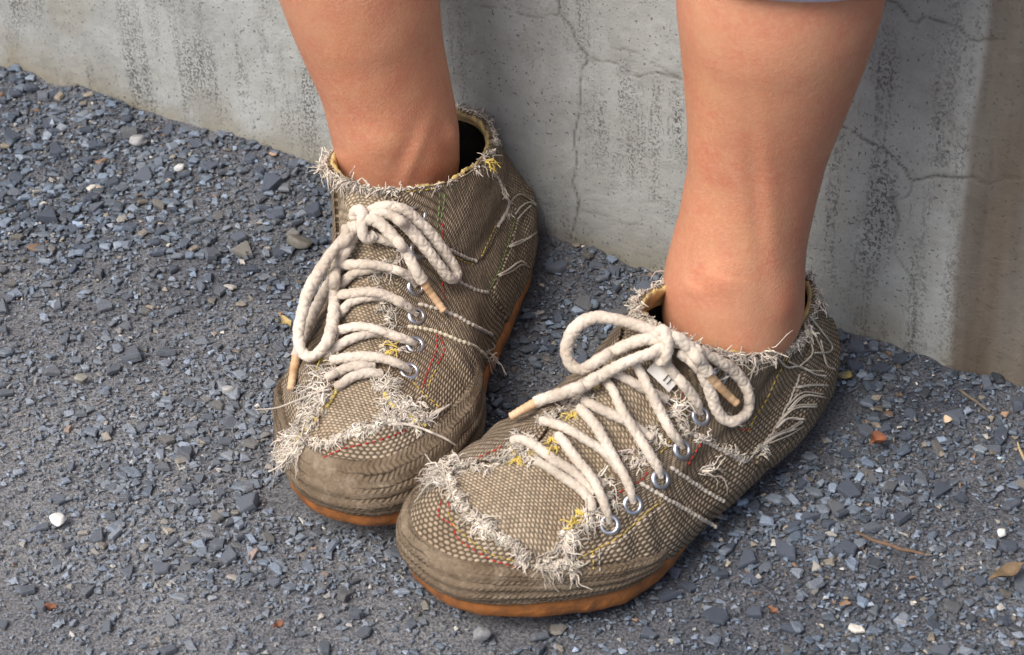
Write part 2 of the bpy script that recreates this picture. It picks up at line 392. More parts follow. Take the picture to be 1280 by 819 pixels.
# sole narrower than the upper along the waist
# ------------------------------------------------------------------ wall
U1 = wall_uv(wall_hit(1280, 500))[0, 0]
def px_wall(pts, s, ox, oy): return np.array([wall_uv(wall_hit(ox + x / s, oy + y / s))[0] for x, y in pts])
CR = [px_wall(p, sc, ox, oy) for p, sc, ox, oy in [
 ([(395, -60), (395, 0), (395, 45), (430, 85), (455, 140), (475, 180), (460, 220), (460, 270), (455, 340), (445, 370), (450, 440), (450, 520), (440, 570), (455, 620), (450, 680), (430, 740)], 2.482, 540, 0),
 ([(395, 55), (340, 52), (290, 45), (240, 28), (180, 20), (140, 22)], 2.482, 540, 0),
 ([(475, 180), (520, 182), (550, 185), (590, 212), (620, 228), (660, 228), (720, 225), (770, 240)], 2.482, 540, 0),
 ([(560, 150), (610, 160), (680, 190), (740, 220), (770, 240)], 2.482, 540, 0),
 ([(480, 650), (530, 670), (585, 690), (640, 700)], 2.482, 540, 0),
 ([(300, -12), (325, 0), (370, 20), (400, 40), (435, 80), (455, 62), (500, 75), (540, 85), (590, 100), (625, 130), (680, 148), (740, 138)], 2.824, 990, 0),
 ([(120, 420), (155, 430), (220, 465), (310, 510), (360, 545), (400, 590), (425, 635), (480, 620), (520, 608), (570, 625), (630, 615), (690, 640), (760, 630), (840, 620)], 2.824, 990, 0),
 ([(425, 635), (415, 675), (385, 705)], 2.824, 990, 0),
 ([(370, 680), (360, 715), (375, 750), (365, 819), (362, 850), (370, 900), (400, 940), (420, 980), (430, 1070), (430, 1180), (390, 1250)], 2.824, 990, 0),
 ([(520, 310), (545, 390), (585, 470)], 2.824, 990, 0),
 ([(440, 560), (490, 590), (540, 625), (570, 640), (595, 670)], 2.824, 990, 230),
]]
CRW = [1.0, .7, .9, .6, .5, .9, 1.1, .9, .8, .35, .7]
us = np.unique(np.r_[np.linspace(-2.2, -.06, 24), np.arange(-.05, U1 + .05, .0014), np.linspace(U1 + .06, U1 + 2.0, 22)])
zs = np.unique(np.r_[np.linspace(-.08, -.01, 4), np.arange(-.008, .36, .0014), np.linspace(.37, .47, 8)])
UU, ZZ = np.meshgrid(us, zs); P2 = np.stack([UU.ravel(), ZZ.ravel()], -1)
crack = np.zeros(len(P2))
jit = np.stack([noise3(np.c_[P2 * 1, np.zeros(len(P2))], 120, 31, 2) - .5, noise3(np.c_[P2, np.ones(len(P2))], 120, 37, 2) - .5], -1) * .006
for C, wd in zip(CR, CRW):
    C = crom(C, max(8, len(C) * 5)); lo, hi = C.min(0) - .01, C.max(0) + .01
    k = np.where(((P2 > lo) & (P2 < hi)).all(1))[0]
    if not len(k): continue
    q = P2[k] + jit[k]; dm = np.full(len(k), 9.0)
    for a, b in zip(C[:-1], C[1:]):
        ab = b - a; t = np.clip(((q - a) @ ab) / (ab @ ab + 1e-12), 0, 1); dm = np.minimum(dm, np.linalg.norm(q - a - t[:, None] * ab, axis=1))
    crack[k] = np.maximum(crack[k], wd * np.exp(-(dm / (.0006 * (.6 + .5 * wd))) ** 2))
P3 = np.c_[P2, np.zeros(len(P2))]
sA = wall_uv(wall_hit(1226, 100))[0, 0]
edge = (noise3(P3 * [1, .35, 1], 40, 41, 3) - .5) * .009
stain = sstep(sA - .003, sA + .004, P2[:, 0] + edge)
stain *= .85 + .5 * (noise3(P3 * [1, .12, 1], 60, 43, 3) - .3)
sG = wall_uv(wall_hit(90, 80))[0, 0]
grime = sstep(.34, .0, P2[:, 0] - sG + .15) * sstep(.40, .62, noise3(P3, 26, 47, 4)) * .9 + 1.1 * sstep(.05, .0, P2[:, 1]) * sstep(.30, .60, noise3(P3, 32, 49, 4))
relief = (noise3(P3 * [1, .6, 1], 14, 51, 4) - .5) * .004 + (noise3(P3, 200, 53, 2) - .5) * .0006
depth = relief - .0005 * crack
V = np.c_[P2[:, 0], -depth, P2[:, 1]]      # local: x along the wall, -y towards the camera
nF = len(V); nr, nc = UU.shape
FA = grid_faces(nr, nc)
THK = 0.32
back = [[us[0], THK, zs[0]], [us[-1], THK, zs[0]], [us[-1], THK, zs[-1]], [us[0], THK, zs[-1]]]
topF = np.stack([np.arange(nc - 1) + (nr - 1) * nc, np.arange(nc - 1) + 1 + (nr - 1) * nc, nF + 4 + np.arange(nc - 1) + 1, nF + 4 + np.arange(nc - 1)], -1)
V = np.vstack([V, back, np.c_[us, np.full(nc, THK), np.full(nc, zs[-1])]])
FA = np.vstack([FA, topF, [[nF + 1, nF, nF + 3, nF + 2]]])
colw = np.zeros((len(V), 4)); colw[:, 3] = 1; colw[:nF, 0] = crack; colw[:nF, 1] = stain; colw[:nF, 2] = grime
def mat_wall():
    t = NT('weathered_concrete', 0.85, 0.2); oc = t.obj()
    a = t.n('Attribute', attribute_name='Col'); sp = t.n('SeparateColor'); t.l(a.outputs[0], sp.inputs[0])
    def stretched(sc, scale, detail, rough=.55):
        mp = t.n('Mapping'); mp.inputs['Scale'].default_value = sc; t.l(oc, mp.inputs[0]); return t.noise(scale, detail, rough, mp.outputs[0])
    big = t.noise(7, 5, .6, oc)
    c = t.mix(t.ramp(big, [(.3, 0.0), (.7, 1.0)]), (0.285, 0.30, 0.29), (0.365, 0.377, 0.362))
    c = t.mix(t.ramp(t.noise(30, 6, .65, oc), [(.45, 0.0), (.72, .7)]), c, (0.41, 0.43, 0.43))
    c = t.mix(t.ramp(t.noise(18, 6, .7, oc), [(.48, 0.0), (.70, .55)]), c, (0.215, 0.215, 0.20))
    c = t.mix(t.ramp(stretched((1, 1, .16), 30, 4), [(.50, 0.0), (.75, .4)]), c, (0.24, 0.235, 0.215))
    c = t.mix(t.math('MULTIPLY', sp.outputs[2], .8), c, t.mix(t.noise(60, 4, .6, oc), (0.17, 0.15, 0.115), (0.30, 0.285, 0.23)))
    br = t.mix(t.ramp(stretched((1, 1, .08), 34, 4), [(.35, 0.0), (.65, 1.0)]), (0.080, 0.062, 0.047), (0.150, 0.122, 0.094))
    c = t.mix(t.math('MULTIPLY', sp.outputs[1], .92), c, br)
    # black pits gathered in vertical runs
    runs = t.ramp(stretched((1, 1, .11), 70, 4, .65), [(.47, 0.0), (.62, 1.0)])
    gate = t.ramp(stretched((1, 1, .8), 13, 3, .55), [(.42, 0.0), (.60, 1.0)])
    dots = stretched((1, 1, .75), 620, 3, .65); pits = t.ramp(dots, [(.52, 0.0), (.58, 1.0)])
    smear = t.ramp(stretched((1, 1, .35), 200, 4, .65), [(.50, 0.0), (.72, .55)])
    zone = t.math('MULTIPLY', runs, gate)
    pm = t.math('MULTIPLY', zone, t.math('MAXIMUM', pits, t.math('MULTIPLY', smear, .7)))
    fleck = t.ramp(stretched((1, 1, .8), 520, 2, .5), [(.66, 0.0), (.70, .9)])
    pm = t.math('MAXIMUM', pm, t.math('MULTIPLY', fleck, .85))
    pm = t.math('MULTIPLY', pm, t.math('SUBTRACT', 1.0, t.math('MULTIPLY', sp.outputs[1], .6)))
    c = t.mix(t.math('MULTIPLY', pm, .7), c, (0.04, 0.028, 0.025))
    c = t.mix(t.math('MULTIPLY', sp.outputs[0], .75), c, (0.085, 0.075, 0.06))
    t.color(c)
    h = t.math('SUBTRACT', t.math('ADD', t.math('MULTIPLY', t.noise(500, 4, .6, oc), .5), t.math('MULTIPLY', stretched((1, 1, .3), 90, 4), .8)), t.math('MULTIPLY', pm, 1.0))
    t.bump(h, 0.0012, .7)
    return t.m
wall = mesh_obj('concrete_wall', V, FA, mat_wall(), None, True, None, colw,
    label='weathered grey concrete wall with cracks, black pits and a brown stain', cat='wall')
wall.location = WA; wall.rotation_euler = (0, 0, math.atan2(WD[1], WD[0]))
wall_flip = (np.array([-WD[1], WD[0]]) @ WN) > 0    # local +y must point away from the camera
assert not wall_flip

# ------------------------------------------------------------------ ground and gravel
def wdist(X, Y): return (X - WA[0]) * WN[0] + (Y - WA[1]) * WN[1]
def ground_z(X, Y):
    P = np.stack([X, Y, np.zeros_like(X)], -1).reshape(-1, 3)
    z = -.0055 + .006 * (noise3(P, 9, 61, 2) - .5) + .003 * (noise3(P, 40, 63, 2) - .5)
    return z.reshape(X.shape) + .014 * np.exp(-np.clip(wdist(X, Y), 0, 9) / .04) * (.25 + 1.3 * noise3(P, 38, 65, 3).reshape(X.shape))
gx = np.unique(np.r_[-40, -12, -5, np.linspace(-2.5, -.75, 10), np.arange(-.72, .72, .004), np.linspace(.75, 2.5, 10), 5, 12, 40])
gy = np.unique(np.r_[-40, -12, -5, np.linspace(-2.2, -.62, 10), np.arange(-.6, .85, .004), np.linspace(.9, 3, 10), 6, 14, 40])
GX, GY = np.meshgrid(gx, gy)
GZ = ground_z(GX, GY)
GV = np.stack([GX, GY, GZ], -1).reshape(-1, 3)
t = NT('grit_and_dust', 0.95, 0.1); oc = t.obj()
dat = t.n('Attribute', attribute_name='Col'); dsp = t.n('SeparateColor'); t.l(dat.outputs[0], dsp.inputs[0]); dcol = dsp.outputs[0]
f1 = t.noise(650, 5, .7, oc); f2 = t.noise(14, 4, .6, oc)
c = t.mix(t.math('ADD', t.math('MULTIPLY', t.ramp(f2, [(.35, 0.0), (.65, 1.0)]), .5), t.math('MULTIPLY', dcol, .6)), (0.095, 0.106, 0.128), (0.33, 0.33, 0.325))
c = t.mix(t.ramp(f1, [(.35, 0.0), (.7, 1.0)]), t.mix(1.0, c, (0.32, 0.32, 0.34), 'MULTIPLY'), t.mix(1.0, c, (1.7, 1.7, 1.75), 'MULTIPLY'))
t.color(c); t.bump(f1, .004, 1.0)
ground_mat = t.m

def chip(n, flat, rs, inset=.72):
    a = np.sort(rs.uniform(0, 2 * math.pi, n) * .35 + np.arange(n) / n * 2 * math.pi * 1.0)
    r = rs.uniform(.72, 1.08, n); el = rs.uniform(.62, 1.0)
    x, y = np.cos(a) * r, np.sin(a) * r * el
    tilt = rs.uniform(-.35, .35, 2)
    low = np.stack([x, y, np.full(n, -flat)], -1); mid = np.stack([x * 1.03, y * 1.03, np.full(n, flat * rs.uniform(-.1, .35))], -1)
    ox, oy = rs.uniform(-.1, .1, 2)
    top = np.stack([x * inset + ox, y * inset + oy, flat + (x * tilt[0] + y * tilt[1]) * flat * 1.2], -1)
    return low, mid, top
def chip_mesh(n, flat, rs, full=True, inset=.72):
    low, mid, top = chip(n, flat, rs, inset); k = np.arange(n); k2 = (k + 1) % n; F = []
    if full:
        V = np.vstack([low, mid, top]); b = 2 * n
        F += [np.stack([k, k2, k2 + n, k + n], -1), np.stack([k + n, k2 + n, k2 + b, k + b], -1)]
    else:
        V = np.vstack([mid - [0, 0, flat * .5], top]); b = n
        F += [np.stack([k, k2, k2 + b, k + b], -1)]
    j = np.arange(1, n - 1); F.append(np.stack([np.full(n - 2, b), b + j, b + j + 1, b + j + 1], -1))
    return V, np.vstack(F)
def patchy(P): return noise3(P, 7, 71, 3)
def dusty(P, d):
    """trodden, dusty ground away from the wall and towards the open side; clean dark slate by the wall"""
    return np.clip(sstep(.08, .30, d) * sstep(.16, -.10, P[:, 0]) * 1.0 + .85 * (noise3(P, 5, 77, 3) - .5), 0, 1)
def slate_colors(n, rs, warm=.06, bright=1.0):
    base = np.array([0.094, 0.125, 0.170]); L = np.exp(rs.normal(0, .40, n)) * bright
    c = base[None] * L[:, None]; g = rs.uniform(0, 1, n)[:, None]
    c = c * (1 - .55 * g) + c.mean(1, keepdims=True) * .55 * g
    k = rs.uniform(0, 1, n)
    c[k < warm] = np.array([.20, .175, .14]) * np.exp(rs.normal(0, .4, (k < warm).sum()))[:, None]
    c[k < warm * .22] = np.array([.42, .40, .36]) * np.exp(rs.normal(0, .25, (k < warm * .22).sum()))[:, None]
    c[(k > .992)] = np.array([.22, .14, .09]) * np.exp(rs.normal(0, .3, (k > .992).sum()))[:, None]
    return np.clip(c, .01, .7)
def rot_mats(n, rs, tilt):
    yaw = rs.uniform(0, 2 * math.pi, n); ax = rs.uniform(0, 2 * math.pi, n); ti = np.abs(rs.normal(0, tilt, n))
    K = np.zeros((n, 3, 3)); ux, uy = np.cos(ax), np.sin(ax)
    K[:, 0, 2] = uy; K[:, 2, 0] = -uy; K[:, 1, 2] = -ux; K[:, 2, 1] = ux
    R = np.eye(3) + np.sin(ti)[:, None, None] * K + (1 - np.cos(ti))[:, None, None] * (K @ K)
    c, s = np.cos(yaw), np.sin(yaw); Z = np.zeros((n, 3, 3)); Z[:, 0, 0] = c; Z[:, 0, 1] = -s; Z[:, 1, 0] = s; Z[:, 1, 1] = c; Z[:, 2, 2] = 1
    return R @ Z
def inside_frame(P, m=30):
    q = project(P); return (q[:, 0] > -m) & (q[:, 0] < 1280 + m) & (q[:, 1] > -m) & (q[:, 1] < 819 + m)
def under_shoe(X, Y, pad=.0):
    r = np.zeros(len(X), bool)
    for S in (SA, SB):
        L = (np.stack([X, Y, np.zeros_like(X)], -1) - S.loc) @ S.rot
        r |= (np.abs(L[:, 1] + .004) < .040 + pad) & (L[:, 0] > .01 - pad) & (L[:, 0] < .28 + pad)
    return r
rs = np.random.default_rng(11)
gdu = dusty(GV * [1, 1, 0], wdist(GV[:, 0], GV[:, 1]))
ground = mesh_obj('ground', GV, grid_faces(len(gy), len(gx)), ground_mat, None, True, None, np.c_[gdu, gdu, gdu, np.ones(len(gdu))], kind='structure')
m_gravel = mat_attr('slate_chips', .62, 900, .0005, .35, .35)
GB = MB()
def scatter(n, smin, smax, flat, nv, lift, dens, region=.0, tilt=.22, warm=.06, bright=1.0, full=False):
    X = rs.uniform(-.66, .70, n); Y = rs.uniform(-.56, .82, n); d = wdist(X, Y)
    P = np.stack([X, Y, np.zeros(n)], -1)
    keep = (d > .002) & (rs.uniform(0, 1, n) < dens(P, d)) & ~under_shoe(X, Y)
    f = inside_frame(P, 90) | (rs.uniform(0, 1, n) < .22); keep &= f
    keep &= rs.uniform(0, 1, n) > region * dusty(P, d)
    X, Y, P, d = X[keep], Y[keep], P[keep], d[keep]; n = len(X)
    s = smin * (smax / smin) ** (rs.uniform(0, 1, n) ** 1.8)
    Z = ground_z(X, Y) + lift * s + rs.uniform(0, .0015, n)
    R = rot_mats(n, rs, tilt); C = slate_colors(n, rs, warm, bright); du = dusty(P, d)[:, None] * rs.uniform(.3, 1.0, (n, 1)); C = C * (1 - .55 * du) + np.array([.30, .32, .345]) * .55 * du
    T = [chip_mesh(nv, flat * rs.uniform(.6, 1.4), rs, full) for _ in range(30)]
    which = rs.integers(0, 30, n)
    for k, (tv, tf) in enumerate(T):
        m = np.where(which == k)[0]
        if not len(m): continue
        W = np.einsum('nij,vj->nvi', R[m], tv) * s[m, None, None] + np.stack([X, Y, Z], -1)[m, None]
        F = (tf[None] + (np.arange(len(m)) * len(tv))[:, None, None]).reshape(-1, 4)
        GB.add(W.reshape(-1, 3), F, np.repeat(np.c_[C[m], np.ones(len(m))], len(tv), 0))

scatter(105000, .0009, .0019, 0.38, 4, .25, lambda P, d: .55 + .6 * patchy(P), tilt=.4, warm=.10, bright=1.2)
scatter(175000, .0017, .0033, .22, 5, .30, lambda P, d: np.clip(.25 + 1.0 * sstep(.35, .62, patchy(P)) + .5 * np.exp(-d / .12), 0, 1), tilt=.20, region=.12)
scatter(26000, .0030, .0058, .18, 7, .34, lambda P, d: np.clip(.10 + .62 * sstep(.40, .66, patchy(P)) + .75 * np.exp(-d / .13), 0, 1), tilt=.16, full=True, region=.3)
gravel = GB.build('gravel', m_gravel, ground, False, kind='stuff')

# single larger stones lying in the gravel
def mat_stone(name, dust):
    t = NT(name, .65, .3); oc = t.obj(); oi = t.n('ObjectInfo')
    rc = t.ramp(oi.outputs['Random'], [(0, (.070, .088, .122)), (.3, (.098, .121, .165)), (.6, (.125, .15, .20)), (.85, (.16, .18, .215)), (.95, (.18, .165, .14)), (1, (.30, .29, .27))])
    n1 = t.noise(300, 5, .65, oc); n2 = t.noise(60, 4, .6, oc)
    rc = t.mix(dust, rc, (.27, .285, .305))
    rc = t.mix(.6, rc, t.mix(1.0, rc, t.ramp(n2, [(.3, .5), (.7, 1.25)]), 'MULTIPLY'))
    t.color(t.mix(.3, rc, t.ramp(n1, [(.3, .12), (.7, .88)]), 'OVERLAY')); t.bump(n1, .0010, .9)
    return t.m
m_stone, m_stone_dusty = mat_stone('slate_stone', .08), mat_stone('dusty_slate_stone', .42)
stone_meshes = []
for k in range(14):
    low, mid, top = chip(7, rs.uniform(.16, .32), rs, .74); n = 7; kk = np.arange(n); k2 = (kk + 1) % n
    up2 = np.stack([mid[:, 0] * .5 + top[:, 0] * .5, mid[:, 1] * .5 + top[:, 1] * .5, top[:, 2] * .85 + .15 * mid[:, 2]], -1) * [1.06, 1.06, 1]
    V = np.vstack([low, mid, up2, top]); F = []
    for r in range(3): F.append(np.stack([kk + r * n, k2 + r * n, k2 + (r + 1) * n, kk + (r + 1) * n], -1))
    j = np.arange(1, n - 1); F.append(np.stack([np.full(n - 2, 3 * n), 3 * n + j, 3 * n + j + 1, 3 * n + j + 1], -1))
    pair = []
    for mm in (m_stone, m_stone_dusty):
        me = mesh_data('stone', V, np.vstack(F), False); me.materials.append(mm); pair.append(me)
    stone_meshes.append(pair)
placed = []
def try_stone(x, y, r):
    for (a, b, c) in placed:
        if (a - x) ** 2 + (b - y) ** 2 < ((r + c) * .85) ** 2: return False
    placed.append((x, y, r)); return True
cnt = 0
while cnt < 290:
    x, y = rs.uniform(-.5, .5), rs.uniform(-.32, .6); d = float(wdist(x, y)); p = np.array([[x, y, 0.0]])
    if d < .006 or not inside_frame(p, 6)[0] or under_shoe(p[:, 0], p[:, 1], .008)[0]: continue
    if rs.uniform() > .12 + .9 * math.exp(-d / .16) + .5 * float(sstep(.45, .65, patchy(p))[0]): continue
    r = .0042 * (2.0 ** (rs.uniform() ** 2.2)) * (1 + .25 * math.exp(-d / .1))
    if not try_stone(x, y, r): continue
    o = bpy.data.objects.new('stone', stone_meshes[rs.integers(0, 14)][1 if float(dusty(p, np.array([d]))[0]) > .35 else 0]); link(o, ground)
    z = float(ground_z(np.array([x]), np.array([y]))[0])
    o.location = (x, y, z + r * .25 + .001); o.scale = (r, r * rs.uniform(.75, 1.05), r * rs.uniform(.7, 1.2))
    o.rotation_euler = (rs.normal(0, .16), rs.normal(0, .16), rs.uniform(0, 6.28)); cnt += 1

# singled-out bits lying on the ground
def pebble(name, px, py, r, c1, c2, label, cat='pebble', flat=.5, nn=40, el=.75, rz=0.0, rough=.6, lumpy=.25):
    p = on_ground(px, py, 0.002); z = float(ground_z(np.array([p[0]]), np.array([p[1]]))[0])
    u = np.linspace(0, 1, 15); a = np.arange(24) / 24 * 2 * math.pi
    Uu, Aa = np.meshgrid(u * math.pi, a, indexing='ij')
    D = np.stack([np.sin(Uu) * np.cos(Aa), np.sin(Uu) * np.sin(Aa) * el, np.cos(Uu) * flat], -1).reshape(-1, 3)
    D = D * (1 + lumpy * (noise3(D + px, 1.3, 5, 2) - .5)[:, None] * 2)
    for _k in range(9):      # broken facets
        nv = rs.normal(0, 1, 3); nv /= np.linalg.norm(nv); hh = rs.uniform(.50, .80) * (flat if abs(nv[2]) > .7 else .95); ex = np.clip(D @ nv - hh, 0, None); D = D - ex[:, None] * nv * .9
    V = D * r
    o = mesh_obj(name, V, grid_faces(15, 24, True), mat_plain(name + '_rock', c1, c2, 200, rough, .3, 500, .0006), None, True, label=label, cat=cat)
    o.location = (p[0], p[1], max(z, -.004) + r * flat * .75 + .0015); o.rotation_euler = (0, 0, rz)
    return o
pebble('pebble', 1253, 663, .0036, (.72, .72, .68), (.6, .6, .56), 'small bright white pebble on slate gravel near a thin brown twig', flat=.7)
pebble('pebble', 70, 645, .0060, (.66, .65, .62), (.5, .5, .48), 'white angular pebble alone on fine gravel away from the shoes', flat=.5, lumpy=.5)
pebble('pebble', 1186, 525, .0046, (.55, .42, .29), (.45, .33, .22), 'smooth tan oval pebble on dark slate chips by the stained wall', flat=.6, el=.6, rz=.8)
pebble('stone', 172, 178, .0082, (.30, .30, .30), (.22, .22, .23), 'large pale grey stone close to the foot of the wall', 'stone', .55, lumpy=.55)
pebble('stone', 374, 302, .0098, (.145, .135, .115), (.10, .095, .085), 'large brownish stone beside the shoe whose heel is near the wall', 'stone', .42, lumpy=.4)
pebble('stone', 600, 789, .0055, (.24, .245, .25), (.16, .17, .18), 'blocky grey stone in front of the orange toe sole', 'stone', .6, lumpy=.6)
pebble('pebble', 1058, 474, .0052, (.16, .17, .16), (.42, .31, .06), 'dark pebble with a yellow fleck beside the shoe heel', flat=.5)
pebble('pebble', 284, 483, .0046, (.40, .40, .39), (.28, .28, .28), 'rounded light grey pebble beside a taped lace tip', flat=.6)
pebble('pebble', 101, 469, .0050, (.26, .25, .22), (.20, .19, .17), 'flat beige grey pebble on blue slate gravel', flat=.5)
pebble('pebble', 226, 215, .0042, (.5, .5, .49), (.4, .4, .4), 'little pale pebble between dark chips near the large pale stone', flat=.6)
def litter(name, pts, r, col1, col2, label, cat, lift=.006, flat=1.0):
    P = np.array([on_ground(x, y, lift) for x, y in pts]); P = crom(P, 18); P[:, 2] += (noise3(P, 150, 81) - .5) * .003
    mb = MB(); tt = np.linspace(0, 1, 18); rr = r * (.35 + .65 * np.sin(np.clip(tt, .04, .96) * math.pi) ** .5)
    mb.tube(P, rr, 6)
    o = mb.build(name, mat_plain(name + '_dry', col1, col2, 200, .8, .2, 700, .0005), None, True, label=label, cat=cat)
    return o
litter('twig', [(1070, 668), (1095, 677), (1125, 685), (1156, 694)], .0011, (.17, .11, .075), (.11, .07, .045), 'thin reddish brown twig lying across slate gravel', 'twig')
litter('twig', [(1198, 488), (1214, 500), (1238, 514)], .0010, (.16, .13, .10), (.11, .09, .07), 'short grey brown twig at the foot of the stained wall', 'twig')
litter('straw', [(1272, 553), (1277, 568), (1284, 584)], .0009, (.45, .36, .2), (.36, .28, .16), 'short pale straw on gravel below the stained wall', 'straw')
def leaf(px, py, L, W, rz, c1, c2, label, curl=.35):
    p = on_ground(px, py, .006); nu_, nv_ = 12, 7; V = []
    for i in range(nu_):
        a = i / (nu_ - 1); w_ = W * math.sin(math.pi * min(max(a, .03), .97)) ** .8
        for j in range(nv_):
            b = j / (nv_ - 1) * 2 - 1
            V.append([(a - .5) * L, b * w_ * (1 + .25 * math.sin(7 * a + 3 * b)), curl * (b * b * w_ + .35 * L * (a - .5) ** 2) + .0008 * math.sin(9 * a)])
    V = np.array(V); F = grid_faces(nu_, nv_); V2 = np.vstack([V, V - [0, 0, .0005]])
    c, s = math.cos(rz), math.sin(rz); V2 = V2 @ np.array([[c, s, 0], [-s, c, 0], [0, 0, 1]])
    o = mesh_obj('dry_leaf', V2, np.vstack([F, F[:, ::-1] + len(V)]), mat_plain('dry_leaf', c1, c2, 180, .75, .2, 400, .0006), None, True, label=label, cat='leaf')
    o.location = p; return o
leaf(1097, 551, .011, .0042, .7, (.26, .10, .05), (.15, .065, .04), 'curled orange brown dry leaf on dark slate chips', .9)
leaf(1258, 716, .022, .0038, .5, (.20, .14, .085), (.13, .095, .06), 'narrow brown dry leaf on gravel below the white pebble', .5)
leaf(357, 402, .012, .0026, -1.0, (.42, .33, .15), (.34, .26, .12), 'small yellowish dry leaf beside the looped lace', .4)
leaf(63, 760, .0075, .0022, -.4, (.20, .085, .05), (.13, .06, .04), 'small reddish dry leaf scrap on fine grey gravel by a big chip', .8)
leaf(348, 782, .0065, .0019, .5, (.22, .095, .055), (.14, .065, .04), 'rust red leaf scrap on pale grit in front of the toes', .8)
leaf(966, 764, .007, .0020, -.8, (.21, .105, .065), (.14, .075, .045), 'small brown leaf scrap on gravel beside the shoe with the white tag', .8)
# ------------------------------------------------------------------ shoes
def in_poly(q, poly):
    x, y = q[:, 0], q[:, 1]; r = np.zeros(len(q), bool); n = len(poly)
    for i in range(n):
        (x1, y1), (x2, y2) = poly[i], poly[(i + 1) % n]
        c = ((y1 > y) != (y2 > y)) & (x < (x2 - x1) * (y - y1) / (y2 - y1 + 1e-12) + x1); r ^= c
    return r
def sub_mesh(V, F, keep, uv=None):
    F = F[keep]; u = np.unique(F); m = np.full(len(V), -1); m[u] = np.arange(len(u))
    return V[u], m[F], (uv[u] if uv is not None else None)
YARN = np.array([.54, .48, .405])
def yarn_col(bright=1.0):
    c = YARN * bright * np.exp(rs.normal(0, .22)) ; c = c * (1 + rs.normal(0, .02, 3)); return np.clip(c, .02, .85)

